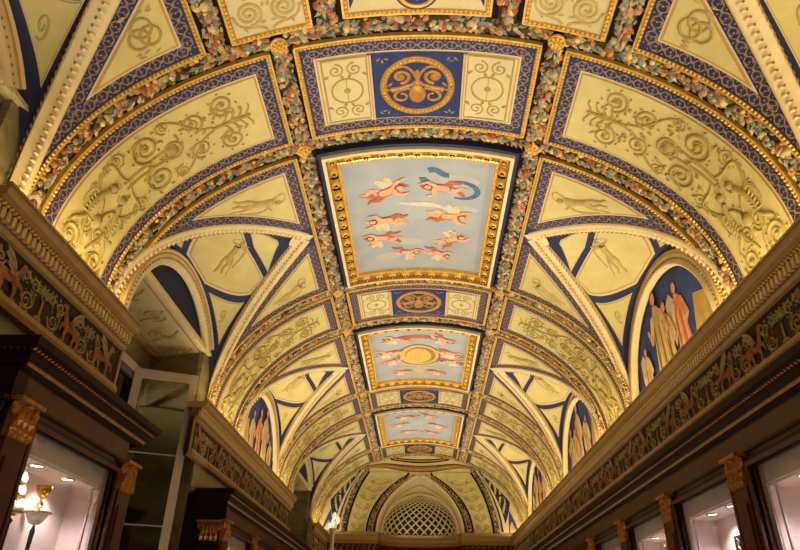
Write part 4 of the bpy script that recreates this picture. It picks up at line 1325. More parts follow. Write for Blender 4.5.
def scroll_mesh(S, fl=1):
    mb = MB()
    for (cx, cy, r, a0, d) in ((0, .07, .055, 0, 1), (.045 * fl, .185, .045, PI, -1), (-.06 * fl, .2, .035, 0, 1)):
        strand(mb, S, spiral(cx, cy, r, 1.6, a0, d * fl, 22), hr(.0075, .6), 'scroll', True, lambda f: 1.1 - .4 * f)
        blob(mb, S, cx, cy, .014, .014, 0, .008, 'bloom', 7)
        for i in range(6):
            a = i * 1.05; leafshape(mb, S, cx + math.cos(a) * r * 1.15, cy + math.sin(a) * r * 1.15, .03, .016, a + 1, .006, 'scroll' if i % 3 else 'palm')
    strand(mb, S, bez((-.05 * fl, .03), (.09 * fl, .0), (.1 * fl, .13), (.02 * fl, .14), 12), hr(.006, .6), 'scroll')
    return mb

def frieze_kids(t, sg, y0, y1, start):
    """griffins facing palms with scrolls between, period 1.18, along the frieze"""
    per = 1.18
    pos = []
    k = math.floor((y0 - start) / per) - 1
    while start + k * per < y1 + .2:
        b = start + k * per
        pos += [(b + .0, 'g', 1), (b + .19, 's', 1), (b + .34, 'p', 1), (b + .49, 's', -1), (b + .68, 'g', -1), (b + .86, 's', 1), (b + 1.02, 's', -1)]
        k += 1
    for y, kind, fl in pos:
        if y < y0 + .13 or y > y1 - .13: continue
        key = (sg, kind, fl)
        if key not in GRIF:
            S = lambda a, b, h=0.0: Vector((-sg * h, fl * a * (1 if kind == 'g' else 1), b * .98))
            mb = griffin_mesh(S) if kind == 'g' else (palm_mesh(S) if kind == 'p' else scroll_mesh(S, fl))
            me = bpy.data.meshes.new({'g': 'griffin', 'p': 'palm', 's': 'scrollwork'}[kind])
            me.from_pydata([tuple(v) for v in mb.v], [], mb.f)
            for m_ in mb.mats: me.materials.append(M[m_])
            me.polygons.foreach_set('material_index', mb.m); me.polygons.foreach_set('use_smooth', mb.sm); me.update()
            GRIF[key] = me
        o = bpy.data.objects.new({'g': 'griffin', 'p': 'palm', 's': 'scrollwork'}[kind], GRIF[key]); C.objects.link(o)
        o.parent = t; o.location = Vector((sg * (XF - .003), y, 1.575)) - OFF[t.name]
        OFF[o.name] = OFF[t.name]

def entablature(sg, y0, y1, label, start, group=None):
    t = thing('entablature', label, 'entablature', (sg * XF, (y0 + y1) / 2, 1.5), group)
    mb = MB(); prism(mb, [(2.30, 1.5), (2.22, 1.5), (2.21, 1.53), (2.22, 1.565), (2.25, 1.57), (2.25, 1.85), (2.30, 1.85)], sg, y0, y1, 'frieze'); 
    obj('frieze_board', mb, t)
    mb = MB(); prism(mb, [(2.27, 1.498), (2.218, 1.498), (2.208, 1.53), (2.218, 1.566), (2.249, 1.572)], sg, y0 - .001, y1 + .001, 'ledge')
    prism(mb, [(2.25, 1.845), (2.222, 1.85), (2.215, 1.875), (2.225, 1.895), (2.25, 1.90)], sg, y0 - .001, y1 + .001, 'ledge')
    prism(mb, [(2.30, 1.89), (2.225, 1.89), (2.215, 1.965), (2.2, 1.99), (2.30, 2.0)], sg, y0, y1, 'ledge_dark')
    for ye in (y0, y1):
        if abs(ye) < 16: mb.box(*sorted((sg * 2.252, sg * 2.235)), ye - .012, ye + .012, 1.56, 1.86, 'ledge')
    obj('frieze_moulding', mb, t)
    mb = MB(); prism(mb, [(2.36, 1.985), (2.185, 1.985), (2.15, 1.995), (2.15, 2.03), (2.142, 2.035), (2.142, 2.07), (2.16, 2.07), (2.17, 2.045), (2.36, 2.045)], sg, y0 - .004, y1 + .004, 'ledge')
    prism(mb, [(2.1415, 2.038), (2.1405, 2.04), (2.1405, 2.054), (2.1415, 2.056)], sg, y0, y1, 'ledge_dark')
    n = int((y1 - y0) / .028)
    for i in range(n):
        y = y0 + (i + .25) * (y1 - y0) / n; mb.box(*sorted((sg * 2.1395, sg * 2.1415)), y, y + .014, 2.04, 2.053, 'gold_paint')
    obj('cornice', mb, t)
    mb = MB(); n = int((y1 - y0) / .05)
    for i in range(n):
        y = y0 + (i + .2) * (y1 - y0) / n
        mb.box(*sorted((sg * 2.192, sg * 2.222)), y, y + .03, 1.897, 1.955, 'dentil')
    obj('dentil_row', mb, t)
    mb = MB(); SB_ = lambda a, b, h=0.0: Vector((sg * (2.196 - h), a, 1.973 + b))
    n = int((y1 - y0) / .034)
    for i in range(n): blob(mb, SB_, y0 + (i + .5) * (y1 - y0) / n, 0, .0125, .016, 0, .022, 'gold', 6)
    obj('bead_row', mb, t)
    frieze_kids(t, sg, y0, y1, start)
    return t
entablature(1, -1.0, 16.1, 'long gilt cornice and griffin frieze running along the whole right wall', 3.25)
entablature(-1, 2.62, 4.40, 'short cornice and griffin frieze block nearest the camera on the left wall', 2.98, 'left wall cornice blocks')
entablature(-1, 6.18, 11.5, 'middle cornice and griffin frieze block on the left wall, beyond the open casement', 6.4, 'left wall cornice blocks')
entablature(-1, 14.15, 16.1, 'small far cornice and frieze block at the left end of the hall', 14.4, 'left wall cornice blocks')
entablature(-1, -1.0, .75, 'cornice block left of and behind the viewpoint, outside the photo', -.6, 'left wall cornice blocks')

# end wall entablature with a bowed centre
t = thing('end_entablature', 'end wall cornice with bowed centre below the coffered half dome', 'entablature', (0, YE + DC, 1.6))
def end_line(dx):
    pts = [(-2.22, 0), (-1.02, 0)] + [(-1.0 * math.cos(a), (ADEP - .02) * math.sin(a) ** .8) for a in lsp(.0001, PI - .0001, 24)] + [(1.02, 0), (2.22, 0)]
    return [(x, YE + DC + y - dx) for x, y in pts]
def end_band(mb, prof, k):
    ls = [end_line(d) for d, z in prof]; m = len(prof); n = len(ls[0])
    vs = [Vector((ls[j][i][0], ls[j][i][1], prof[j][1])) for i in range(n) for j in range(m)]
    mb.add(vs, [(i * m + j, i * m + j + 1, (i + 1) * m + j + 1, (i + 1) * m + j) for i in range(n - 1) for j in range(m - 1)], k)
mb = MB(); end_band(mb, [(0, 2.16), (.1, 2.16), (.1, 2.1), (.06, 2.06), (.05, 1.99), (.0, 1.97)], 'ledge'); obj('cornice', mb, t)
mb = MB(); end_band(mb, [(.045, 2.0), (.03, 1.9)], 'gold_dark'); obj('gilt_moulding', mb, t)
mb = MB(); end_band(mb, [(.02, 1.92), (.02, 1.55)], 'frieze')
PE = lambda x, z, h=0.0: Vector((x, YE + DC - .021 - h, z))
for i in range(9):
    for sg in (1, -1):
        S2 = lambda a, b, h=0.0: PE(sg * (1.1 + .13 * i) + a, 1.6 + b, h)
        strand(mb, S2, spiral(0, .12, .055, 1.6, i, 1, 18), hr(.008, .6), 'scroll'); strand(mb, S2, bez((-.05, .02), (.05, .05), (-.05, .2), (.05, .28), 8), hr(.009, .6), 'grif')
obj('frieze_board', mb, t)
mb = MB(); end_band(mb, [(.06, 1.57), (.06, 1.5), (.0, 1.48)], 'ledge'); obj('lower_moulding', mb, t)

# ------------------------------------------------------------------ walls, floor
FZ = -1.62
mb = MB()
mb.box(2.66, 2.76, YB, 17.3, FZ, 1.3, 'marble'); mb.box(2.26, 2.36, YB, 17.3, 1.26, 2.06, 'marble'); mb.box(2.26, 2.7, YB, 17.3, 1.25, 1.27, 'marble')
mb.box(2.42, 2.5, YB, 17.3, 1.9, 3.4, 'marble')
struct('wall_right', mb)
NI = []
mb = MB()
segs = [(YB, .75), (2.60, 4.42), (6.44, 11.52), (14.12, 17.3)]
for a, b in segs:
    mb.box(-2.36, -2.26, a, b, 1.26, 2.06, 'marble'); mb.box(-2.7, -2.26, a, b, 1.25, 1.27, 'marble'); mb.box(-2.76, -2.66, a, b, FZ, 1.3, 'marble')
    mb.box(-2.66, -2.40, a, a + .04, FZ, 1.26, 'marble'); mb.box(-2.66, -2.40, b - .04, b, FZ, 1.26, 'marble')
recs = [(0.75, 2.60), (4.42, 6.40), (11.52, 14.12)]
for a, b in recs:
    # splayed jambs
    vs = [Vector((-2.26, b, FZ)), Vector((-2.26, b, 2.05)), Vector((-2.40, b + .07, 2.05)), Vector((-2.40, b + .07, 2.71)), Vector((-3.0, b + .2, 2.71)), Vector((-3.0, b + .2, FZ))]
    mb.add(vs, [(0, 1, 2, 5), (2, 3, 4, 5)], 'marble')
    vs = [Vector((-2.40, a, FZ)), Vector((-2.40, a, 2.71)), Vector((-3.0, a - .1, 2.71)), Vector((-3.0, a - .1, FZ))]
    mb.add(vs, [(0, 1, 2, 3)], 'marble')
    mb.box(-3.1, -3.0, a - .1, b + .2, FZ, 2.75, 'marble'); mb.box(-2.42, -2.37, b + .05, b + .75, 2.0, 2.73, 'marble'); mb.box(-2.42, -2.37, a - .6, a, 2.0, 2.73, 'marble')
struct('wall_left', mb)
for i, (a, b) in enumerate(recs):
    S = lambda x, y, h=0.0: Vector((x, y, 2.70 - h))
    lab = ['cream stucco soffit of the window recess at the top left edge', 'cream scroll-relief soffit of the near left window recess, under the dark blue lunette', 'small cream soffit of the far left window recess'][i]
    t = thing('soffit_panel', lab, 'soffit panel', (-2.65, (a + b) / 2, 2.7))
    mb = MB(); mb.box(-3.0, -2.33, a - .1, b + .18, 2.70, 2.73, 'cream_pale'); obj('field', mb, t)
    mb = MB()
    strand(mb, S, [(-2.345, a), (-2.345, b - .02)], bar(.03, 0, .02), 'moulding', False); strand(mb, S, [(-2.42, a), (-2.42, b + .2)], bar(.012, 0, .012), 'fruit_pink', False)
    strand(mb, S, [(-2.9, a), (-2.9, b + .18)], bar(.012, 0, .012), 'ochre', False); strand(mb, S, [(-2.97, a), (-2.97, b + .18)], bar(.05, 0, .03), 'ledge', False)
    obj('edge_moulding', mb, t)
    mb = MB()
    n = 5
    for q in range(n):
        y = a + .2 + (b - a - .15) * q / (n - 1)
        strand(mb, S, spiral(-2.60 - .08 * (q % 2), y, .13, 2, q, 1 if q % 2 else -1, 30), hr(.013), 'relief_faint')
        strand(mb, S, bez((-2.48, y - .1), (-2.6, y + .1), (-2.8, y + .05), (-2.84, y + .2), 12), hr(.012), 'relief_faint')
        for w in range(7): leafshape(mb, S, -2.66 + random.uniform(-.18, .18), y + random.uniform(-.17, .17), .07, .03, random.uniform(0, 6), .014, 'relief_faint')
    obj('scroll_relief', mb, t)
    # window
    mb = MB(); z0, z1 = -.4, 2.42; yb = b + .1
    f_ = .09
    mb.box(-3.0, -2.93, a, a + f_, z0, z1, 'frame_white'); mb.box(-3.0, -2.93, yb - f_, yb, z0, z1, 'frame_white'); mb.box(-3.0, -2.93, a, yb, z1 - f_, z1, 'frame_white'); mb.box(-3.0, -2.93, a, yb, z0, z0 + f_, 'frame_white')
    mb.box(-2.97, -2.94, a + f_, a + f_ + .07, z0, z1 - f_, 'frame_violet'); mb.box(-2.97, -2.94, yb - f_ - .07, yb - f_, z0, z1 - f_, 'frame_violet'); mb.box(-2.97, -2.94, a + f_, yb - f_, z1 - f_ - .07, z1 - f_, 'frame_violet')
    w = struct(f'window_{i + 1}', mb)
    mb = MB(); mb.box(-2.985, -2.975, a + f_, yb - f_, z0 + f_, z1 - f_, 'night'); obj('window_pane', mb, w)
mb = MB(); mb.box(-2.9, 2.9, 16.95, 17.05, FZ, 2.2, 'marble'); mb.box(-2.7, -1.0, YE + DC + .0, YE + DC + .08, FZ, 2.14, 'marble'); mb.box(1.0, 2.7, YE + DC, YE + DC + .08, FZ, 2.14, 'marble'); mb.box(-1.05, 1.05, 16.9, 17.0, 2.0, 2.16, 'marble')
struct('wall_end', mb)
mb = MB(); mb.box(-3.1, 2.8, YB - .1, YB, FZ, 4.2, 'marble'); struct('wall_back', mb)
mb = MB(); mb.box(-3.1, 2.8, YB, 17.3, FZ - .08, FZ, 'floor'); struct('floor', mb)

# open casement
t = thing('window_casement', 'open pale-framed glazed casement standing out from the left window recess', 'window casement', (-2.9, 6.08, -.3))
h0 = Vector((-2.93, 6.10)); h1 = Vector((-2.34, 6.34))
def cas(mb, a0, a1, z0, z1, k, th=.03):
    d = (h1 - h0); nrm = Vector((-d.y, d.x)).normalized() * th / 2
    vs = []
    for a in (a0, a1):
        for s_ in (1, -1):
            for z in (z0, z1):
                p = h0 + d * a + nrm * s_; vs.append(Vector((p.x, p.y, z)))
    mb.add(vs, [(0, 1, 3, 2), (4, 6, 7, 5), (0, 4, 5, 1), (2, 3, 7, 6), (0, 2, 6, 4), (1, 5, 7, 3)], k)
ZT = 2.37
mb = MB(); cas(mb, 0, .13, -.3, ZT, 'frame_white'); cas(mb, .87, 1, -.3, ZT, 'frame_white'); cas(mb, .13, .87, ZT - .1, ZT, 'frame_white'); cas(mb, .13, .87, -.3, -.18, 'frame_white'); obj('casement_frame', mb, t)
mb = MB(); cas(mb, .13, .87, -.18, ZT - .1, 'casement_glass', .006); obj('glass_pane', mb, t)
for z in (1.52, .86, .2):
    mb = MB(); cas(mb, .13, .87, z - .006, z + .006, 'liner', .014); obj('glazing_bar', mb, t)

# ------------------------------------------------------------------ display cabinets
XC = 1.96
CASE_W = 10.0
def wprism(mb, prof, sg, y0, y1, k): prism(mb, prof, sg, y0, y1, k)
def capital(sg, y, zb=.79, w=.088, lat=False):
    mb = MB()
    S = (lambda a, b, h=0.0: Vector((sg * (XC - .04 - h), y + a, zb + b)))
    mb.box(*sorted((sg * (XC - .075), sg * XC)), y - w - .02, y + w + .02, zb + .17, zb + .19, 'gilt_wood')
    mb.box(*sorted((sg * (XC - .045), sg * XC)), y - w, y + w, zb, zb + .17, 'gilt_wood')
    for a in (-.075, -.025, .025, .075):
        leafshape(mb, S, a, .045, .1, .05, PI / 2, .03, 'gilt_wood')
    for a in (-.05, 0, .05):
        leafshape(mb, S, a, .09, .1, .05, PI / 2, .036, 'gilt_wood')
    for s_ in (1, -1):
        strand(mb, S, spiral(s_ * .075, .135, .034, 1.5, PI / 2, -s_, 16), hr(.012), 'gilt_wood')
        strand(mb, S, spiral(s_ * .024, .14, .022, 1.2, PI / 2, s_, 12), hr(.008), 'gilt_wood')
    blob(mb, S, 0, .165, .02, .018, 0, .035, 'gilt_wood')
    for i in range(5): leafshape(mb, S, -.08 + .04 * i, .02, .05, .03, PI / 2, .03, 'gold_dark')
    return mb
def cabinet_unit(sg, ya, yb, label, group, end_pil=True, lit=True, side0=False, side1=False):
    """one glazed unit between two pilaster centres"""
    t = thing('display_cabinet', label, 'cabinet', (sg * 2.2, (ya + yb) / 2, FZ), group)
    X = lambda *v: sorted(sg * q for q in v)
    pw = .11
    mb = MB()
    # carcass: top rail, stiles, plinth
    o0, o1 = ya + pw + .03, yb - pw - .03
    zt, zb = .89, -.75
    mb.box(*X(XC, XC + .06), ya, yb, zt, 1.14, 'wood')
    mb.box(*X(XC, XC + .06), ya, o0, FZ, zt, 'wood'); mb.box(*X(XC, XC + .06), o1, yb, FZ, zt, 'wood')
    mb.box(*X(XC, XC + .06), o0, o1, FZ, zb, 'wood')
    mb.box(*X(XC + .02, 2.64), ya - .0, ya + .03, FZ, 1.14, 'wood_dark'); mb.box(*X(XC + .02, 2.64), yb - .03, yb, FZ, 1.14, 'wood_dark')
    mb.box(*X(XC + .02, 2.24), ya, yb, 1.1, 1.14, 'wood_dark')
    # bead moulding round the opening
    for q, (w_, d_, k) in enumerate(((.05, .02, 'wood_dark'), (.025, .035, 'wood'))):
        mb.box(*X(XC - d_, XC), o0 - w_, o1 + w_, zt, zt + w_, k); mb.box(*X(XC - d_, XC), o0 - w_, o0, zb, zt, k); mb.box(*X(XC - d_, XC), o1, o1 + w_, zb, zt, k)
    mb.box(*X(XC - .015, XC), ya + pw, yb - pw, .975, .99, 'wood_dark')
    obj('carcass', mb, t)
    # grey liner frame behind the glass
    mb = MB(); lw = .045; lh = .105
    mb.box(*X(XC + .03, XC + .045), o0, o1, zt - lh, zt, 'liner'); mb.box(*X(XC + .03, XC + .045), o0, o0 + lw, zb, zt - lh, 'liner'); mb.box(*X(XC + .03, XC + .045), o1 - lw, o1, zb, zt - lh, 'liner')
    obj('liner_frame', mb, t)
    mb = MB(); mb.box(*X(XC + .012, XC + .016), o0, o1, zb, zt, 'glass'); obj('glass_pane', mb, t)
    # interior
    mb = MB(); i0, i1 = o0 + .01, o1 - .01; zc = zt - lh - .012
    mb.box(*X(2.20, 2.22), i0, i1, zb, zc, 'case_inside'); mb.box(*X(XC + .05, 2.22), i0, i0 + .01, zb, zc, 'case_inside'); mb.box(*X(XC + .05, 2.22), i1 - .01, i1, zb, zc, 'case_inside')
    mb.box(*X(XC + .05, 2.22), i0, i1, zc, zc + .015, 'case_inside'); mb.box(*X(XC + .05, 2.22), i0, i1, zb, zb + .02, 'case_inside')
    mb.box(*X(XC + .055, XC + .065), i1 - .09, i1 - .07, zb, zc, 'liner'); mb.box(*X(XC + .055, XC + .065), i0 + .07, i0 + .09, zb, zc, 'liner')
    obj('case_lining', mb, t)
    for f in (.31, .66):
        mb = MB(); c = Vector((sg * 2.06, i0 + (i1 - i0) * f, zc - .004)); n = 16
        mb.add([c] + [c + Vector((.032 * math.cos(2 * PI * i / n), .032 * math.sin(2 * PI * i / n), 0)) for i in range(n)], [(0, 1 + i, 1 + (i + 1) % n) for i in range(n)], 'spot')
        r = obj('spotlight', mb, t)
        mb = MB(); RS = lambda a, b, h=0.0: c + Vector((b * math.cos(a), b * math.sin(a), .003 - h)); strand(mb, RS, [(a, .04) for a in lsp(0, 2 * PI, 20)], [(-.006, 0), (0, .008), (.006, 0)], 'chrome'); obj('spot_ring', mb, r)
    pl = []
    for y in ((ya, yb) if end_pil else (ya,)):
        mb = MB(); mb.box(*X(XC - .04, XC), y - .09, y + .09, FZ + .2, .79, 'wood'); mb.box(*X(XC - .05, XC - .04), y - .06, y + .06, FZ + .3, .7, 'wood'); mb.box(*X(XC - .055, XC), y - .105, y + .105, FZ, FZ + .2, 'wood_dark')
        p = obj('pilaster', mb, t); obj('capital', capital(sg, y), p, 'carved gilt capital')
    if lit:
        for f in (.31, .66):
            L = bpy.data.lights.new('case_spot', 'SPOT'); L.energy = CASE_W; L.color = (1, .84, .84); L.spot_size = 2.5; L.spot_blend = .6; L.shadow_soft_size = .03
            lo = bpy.data.objects.new('case_spot', L); C.objects.link(lo); lo.location = (sg * 2.08, i0 + (i1 - i0) * f, zc - .05)
    return t
def cab_cornice(sg, y0, y1, label, near_end=True):
    t = thing('cabinet_cornice', label, 'cornice', (sg * 1.9, (y0 + y1) / 2, 1.12))
    prof = [(1.97, 1.12), (1.94, 1.12), (1.93, 1.15), (1.9, 1.17), (1.895, 1.205), (1.855, 1.225), (1.85, 1.265), (1.86, 1.27), (2.25, 1.275)]
    mb = MB()
    wprism(mb, prof, sg, y0, y1, 'wood_dark')
    if near_end:
        for ye, s_ in ((y0, -1), (y1, 1)):
            d = lambda x: (1.97 - x) * s_
            p2 = prof[1:-1]
            vs = []
            for x, z in p2: vs += [Vector((sg * x, ye + d(x), z)), Vector((sg * 2.25, ye + d(x), z)), Vector((sg * x, ye - s_ * .01, z))]
            m = len(p2)
            mb.add(vs, [(i * 3, i * 3 + 1, i * 3 + 4, i * 3 + 3) for i in range(m - 1)] + [(i * 3, i * 3 + 2, i * 3 + 5, i * 3 + 3) for i in range(m - 1)], 'wood_dark')
            mb.add([Vector((sg * 1.86, ye + d(1.86), 1.27)), Vector((sg * 2.25, ye + d(1.86), 1.27)), Vector((sg * 2.25, ye, 1.27)), Vector((sg * 1.86, ye, 1.27))], [(0, 1, 2, 3)], 'wood_dark')
    obj('cornice_board', mb, t)
    e = .09 if near_end else 0
    mb = MB(); Sx = lambda a, b, h=0.0: Vector((sg * (1.893 - h), a, 1.212 + b)); n = int((y1 - y0 + 2 * e) / .034)
    for i in range(n): blob(mb, Sx, y0 - e + (i + .5) * (y1 - y0 + 2 * e) / n, 0, .0115, .012, 0, .016, 'gilt_wood', 6)
    if near_end:
        Sy = lambda a, b, h=0.0: Vector((sg * a, y0 - .085 - h, 1.212 + b))
        for i in range(10): blob(mb, Sy, 1.9 + .034 * i, 0, .0115, .012, 0, .016, 'iron', 6)
    obj('bead_row', mb, t)
    mb = MB(); wprism(mb, [(1.93, 1.14), (1.915, 1.15), (1.92, 1.16), (1.93, 1.16)], sg, y0 - e * .4, y1 + e * .4, 'gold_dark'); obj('gilt_fillet', mb, t)
    return t

# right range
RP = [2.72, 3.95, 5.18, 6.41, 7.64, 8.87, 10.1, 11.33, 12.56, 13.79]
RL = ['pink-lit display cabinet at the right edge of the photo', 'pink-lit display cabinet second from the right edge, dark object inside', 'pink-lit display cabinet third from the right edge, small gilt piece inside', 'pink-lit display cabinet fourth from the right edge',
      'dark display cabinet fifth from the right edge', 'dark display cabinet sixth from the right edge', 'display cabinet low on the right wall, past the sixth', 'display cabinet farther down the right wall, hidden below the frame', 'farthest display cabinet on the right wall']
for i in range(len(RP) - 1):
    cabinet_unit(1, RP[i], RP[i + 1], RL[i], 'display cabinets on the right wall', i == len(RP) - 2, i < 5)
cab_cornice(1, -1.0, 14.0, 'long dark wooden cornice with gilt beads over the right cabinets', False)
cabinet_unit(1, 1.49, 2.72, 'display cabinet on the right wall just outside the photo', 'display cabinets on the right wall', False, False)
# left cabinets
cabinet_unit(-1, 2.99, 4.27, 'brightly lit display cabinet at the lower left, chalice inside', 'display cabinets on the left wall', True, True)
cab_cornice(-1, 2.93, 4.38, 'dark beaded wooden cornice on the near left cabinet')
for i, (a, b) in enumerate(((6.72, 7.95), (7.95, 9.18), (9.18, 10.41), (10.41, 11.64))):
    cabinet_unit(-1, a, b, ['far left display cabinet, the near end of its row beyond the casement', 'second display cabinet of the far left row', 'third display cabinet of the far left row', 'last display cabinet of the far left row'][i], 'display cabinets on the left wall', i == 3, i < 2)
cab_cornice(-1, 6.68, 11.74, 'dark wooden cornice over the far left row of cabinets')

# capital on the near end face of the far left cabinet
t = thing('end_pilaster', 'dark pilaster with gilt capital on the end of the far left cabinet row', 'pilaster', (-2.1, 6.68, FZ))
mb = MB(); mb.box(-2.62, -1.93, 6.66, 6.70, FZ, 1.13, 'wood_dark'); mb.box(-2.17, -1.97, 6.635, 6.66, FZ, .78, 'wood_dark'); obj('shaft', mb, t)
mb = MB(); S = lambda a, b, h=0.0: Vector((-2.07 + a, 6.63 - h, .78 + b))
mb.box(-2.2, -1.94, 6.6, 6.66, .95, .97, 'gilt_wood'); mb.box(-2.16, -1.98, 6.625, 6.66, .78, .95, 'gilt_wood')
for a in (-.075, -.025, .025, .075): leafshape(mb, S, a, .045, .1, .05, PI / 2, .03, 'gilt_wood'); leafshape(mb, S, a * .7, .09, .1, .05, PI / 2, .036, 'gilt_wood')
for s_ in (1, -1): strand(mb, S, spiral(s_ * .085, .135, .036, 1.5, PI / 2, -s_, 16), hr(.012), 'gilt_wood')
obj('capital', mb, t)
# same on the near cabinet
t = thing('end_pilaster', 'dark pilaster with carved capital at the lower left edge of the photo', 'pilaster', (-2.1, 2.9, FZ))
mb = MB(); mb.box(-2.62, -1.95, 2.88, 2.98, FZ, 1.13, 'wood_dark'); mb.box(-2.17, -1.97, 2.855, 2.88, FZ, .78, 'wood_dark'); obj('shaft', mb, t)
mb = MB(); S = lambda a, b, h=0.0: Vector((-2.07 + a, 2.85 - h, .78 + b))
mb.box(-2.2, -1.94, 2.82, 2.88, .95, .97, 'iron')
for a in (-.075, -.025, .025, .075): leafshape(mb, S, a, .045, .1, .05, PI / 2, .03, 'iron'); leafshape(mb, S, a * .7, .09, .1, .05, PI / 2, .036, 'iron')
for s_ in (1, -1): strand(mb, S, spiral(s_ * .085, .135, .036, 1.5, PI / 2, -s_, 16), hr(.012), 'iron')
obj('capital', mb, t)

# ------------------------------------------------------------------ objects in the cases
def lathe(mb, x, y, z, prof, k, n=18):
    vs = [Vector((x + r * math.cos(2 * PI * i / n), y + r * math.sin(2 * PI * i / n), z + h)) for r, h in prof for i in range(n)]
    mb.add(vs, [(a * n + i, a * n + (i + 1) % n, (a + 1) * n + (i + 1) % n, (a + 1) * n + i) for a in range(len(prof) - 1) for i in range(n)], k, True)
def lat(mb, x, y, z, prof, k, n=18, q=.62): lathe(mb, x, y, z, [(r * q, h * q) for r, h in prof], k, n)
CX, CY, CZ = -2.12, 3.68, .56
t = thing('chalice', 'gold chalice with white dish on a slim dark stand in the near left cabinet', 'chalice', (CX, CY, -.73))
mb = MB(); lat(mb, CX, CY, CZ, [(.012, .13), (.03, .14), (.062, .19), (.072, .24), (.07, .24), (.058, .19), (.02, .15)], 'old_gold'); obj('cup', mb, t)
mb = MB(); lat(mb, CX, CY, CZ, [(.02, 0), (.03, .02), (.012, .04), (.03, .07), (.034, .085), (.012, .11), (.014, .14)], 'old_gold')
for a in range(6):
    q = a * PI / 3; lat(mb, CX + .022 * math.cos(q), CY + .022 * math.sin(q), CZ + .037, [(0, -.02), (.016, 0), (0, .022)], 'porcelain', 8)
obj('stem', mb, t)
mb = MB(); lat(mb, CX, CY, CZ, [(.0, -.1), (.05, -.085), (.085, -.03), (.1, .0), (.12, .004), (.12, .012), (.02, .02)], 'porcelain'); lat(mb, CX, CY, CZ, [(.098, .0), (.125, .002), (.125, .014), (.1, .016)], 'old_gold'); obj('dish', mb, t)
mb = MB(); lathe(mb, CX, CY, -.73, [(.05, 0), (.05, .02), (.012, .05), (.01, .9), (.02, .96), (.022, 1.0), (.008, 1.03), (.014, 1.2), (.0, 1.24)], 'iron'); obj('stand', mb, t)
CX, CY, CZ = -2.12, 3.44, .56
t = thing('reliquary', 'white and gold tiered piece left of the chalice in the near left cabinet', 'reliquary', (CX, CY, -.73))
mb = MB(); lathe(mb, CX, CY, -.73, [(.05, 0), (.05, .02), (.012, .05), (.01, 1.2), (.02, 1.22), (0, 1.24)], 'iron'); obj('stand', mb, t)
for i, (dz, dx, dy) in enumerate(((.0, 0, -.02), (.0, .02, .025), (.08, 0, 0.03), (.085, .0, -.027), (.15, 0, .007))):
    mb = MB(); lat(mb, CX + dx, CY + dy, CZ + dz, [(.0, -.06), (.035, -.05), (.042, -.01), (.03, .03), (.012, .06), (.0, .065)], 'porcelain', 12); lat(mb, CX + dx, CY + dy, CZ + dz, [(.037, -.052), (.044, -.05), (.04, -.035)], 'old_gold', 12); obj('white_bell', mb, t)
mb = MB(); lat(mb, CX, CY, CZ, [(.01, -.08), (.05, -.07), (.012, -.05), (.012, .3), (.03, .31), (.0, .34)], 'old_gold', 12); obj('gold_core', mb, t)
# right cases
t = thing('statuette', 'small gilt statuette in the third lit cabinet from the right edge', 'statuette', (2.12, 5.88, .15))
mb = MB(); lat(mb, 2.12, 5.88, .49, [(.07, 0), (.06, .03), (.05, .12), (.055, .2), (.03, .26), (.02, .28), (.032, .3), (.03, .34), (0, .37)], 'old_gold', 12)
lat(mb, 2.12, 5.85, .58, [(0, -.05), (.02, 0), (0, .14)], 'old_gold', 8); lat(mb, 2.12, 5.91, .58, [(0, -.05), (.02, 0), (0, .1)], 'old_gold', 8); obj('figure', mb, t)
mb = MB(); lathe(mb, 2.12, 5.88, -.73, [(.06, 0), (.06, .03), (.045, .06), (.045, 1.19), (.055, 1.22), (0, 1.22)], 'porcelain', 16); obj('pedestal', mb, t)
t = thing('carved_tablet', 'small dark carved tablet in the second lit cabinet from the right edge', 'tablet', (2.12, 4.58, .1))
mb = MB(); mb.box(2.13, 2.145, 4.53, 4.63, .4, .615, 'iron')
S = lambda a, b, h=0.0: Vector((2.13 - h, 4.58 + a, .5 + b))
for i in range(4): strand(mb, S, spiral(.0, .075 - .05 * i, .022, 1.2, i, 1, 12), hr(.006), 'chrome')
obj('panel', mb, t)
mb = MB(); lathe(mb, 2.137, 4.58, -.73, [(.05, 0), (.05, .02), (.012, .05), (.012, 1.13), (0, 1.14)], 'iron', 12); obj('stand', mb, t)

# tall pale lamp at the far left corner
LY = 13.2; LX = -1.70
t = thing('floor_lamp', 'tall pale lamp stand with glowing white head near the far left corner', 'lamp', (LX, LY, FZ))
mb = MB(); lathe(mb, LX, LY, FZ, [(.22, 0), (.22, .05), (.08, .1), (.04, .3), (.045, 2.9), (.07, 3.0), (.04, 3.1), (.04, 3.3), (.08, 3.42), (0, 3.44)], 'frame_white', 14); obj('pole', mb, t)
for i, (dx, dy, dz) in enumerate(((-.07, 0, 3.46), (.02, .0, 3.66), (.09, 0, 3.58), (0, -.07, 3.52))):
    mb = MB(); lathe(mb, LX + dx, LY + dy, FZ + dz, [(0, -.08), (.028, -.05), (.042, 0), (.028, .05), (0, .075)], 'lamp_glow', 10); obj('lamp_globe', mb, t)

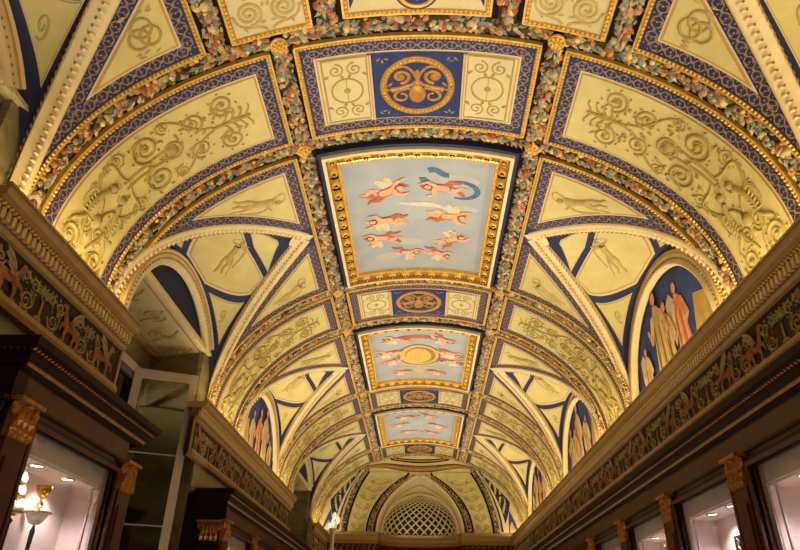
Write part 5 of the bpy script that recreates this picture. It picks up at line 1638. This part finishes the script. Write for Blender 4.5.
# ------------------------------------------------------------------ lights
def area(name, loc, direction, sx, sy, energy, col, axis=Vector((0, 1, 0))):
    L = bpy.data.lights.new(name, 'AREA'); L.shape = 'RECTANGLE'; L.size = sx; L.size_y = sy; L.energy = energy; L.color = col
    o = bpy.data.objects.new(name, L); C.objects.link(o); o.location = loc
    z = -Vector(direction).normalized(); y = axis - z * axis.dot(z); y.normalize(); x = y.cross(z)
    o.matrix_world = Matrix.Translation(loc) @ Matrix((x, y, z)).transposed().to_4x4()
    return o
WARM = (1, .84, .49)
STRIP = 8.0
for sg, y0, y1 in ((1, -.9, 16.0), (-1, 2.66, 4.36), (-1, 6.24, 11.45), (-1, 14.2, 16.0), (-1, -.9, .7)):
    area('cornice_strip_light', (sg * 2.215, (y0 + y1) / 2, 2.058), (-sg * .62, 0, .8), .05, y1 - y0, STRIP * (y1 - y0), WARM)
area('end_strip_light', (-1.6, YE + DC - .06, 2.13), (0, -.45, 1), .9, .05, 16, WARM); area('end_strip_light', (1.6, YE + DC - .06, 2.13), (0, -.45, 1), .9, .05, 16, WARM)
area('apse_light', (0, YA + .3, 2.1), (0, .1, 1), .9, .1, 1.2, WARM)
# unseen fill lights added below the frame, for the crown and the lower walls
for y in (1.2, 5.0, 9.0, 13.0):
    area('crown_fill', (0, y, -1.1), (0, .05, 1), .6, .6, 35, (1, .92, .76)).data.spread = 70 * D2R
    area('ambient_fill', (0, y + .6, -1.3), (0, .0, 1), .5, .5, 27, (1, .84, .62))  # added ambient fill for walls and cabinets, apart from the lamp stand

w = bpy.data.worlds.new('World'); bpy.context.scene.world = w; w.use_nodes = True
w.node_tree.nodes['Background'].inputs[0].default_value = (1, .85, .65, 1); w.node_tree.nodes['Background'].inputs[1].default_value = .17

# ------------------------------------------------------------------ camera
F = 632.0
cam = bpy.data.cameras.new('Camera'); co = bpy.data.objects.new('Camera', cam); C.objects.link(co)
cam.sensor_fit = 'HORIZONTAL'; cam.sensor_width = 36; cam.lens = F / 800 * 36; cam.clip_start = .05
a, b = (421 - 400) / F, (275 - 636) / F
d = Vector((a, b, 1)).normalized()
x = Vector((d.z, 0, -d.x)).normalized()
z = x.cross(d)
if z.y < 0: z = -z
# rows: world axes expressed in (right, up, forward)
right = Vector((x[0], d[0], z[0])); up = Vector((x[1], d[1], z[1])); fwd = Vector((x[2], d[2], z[2]))
co.matrix_world = Matrix.Translation((0.03, 0, 0)) @ Matrix((right, up, -fwd)).transposed().to_4x4()
sc = bpy.context.scene
sc.camera = co
sc.view_settings.view_transform = 'Standard'
sc.view_settings.look = 'None'
sc.view_settings.exposure = 0
sc.cycles.max_bounces = 8
sc.cycles.use_denoising = True
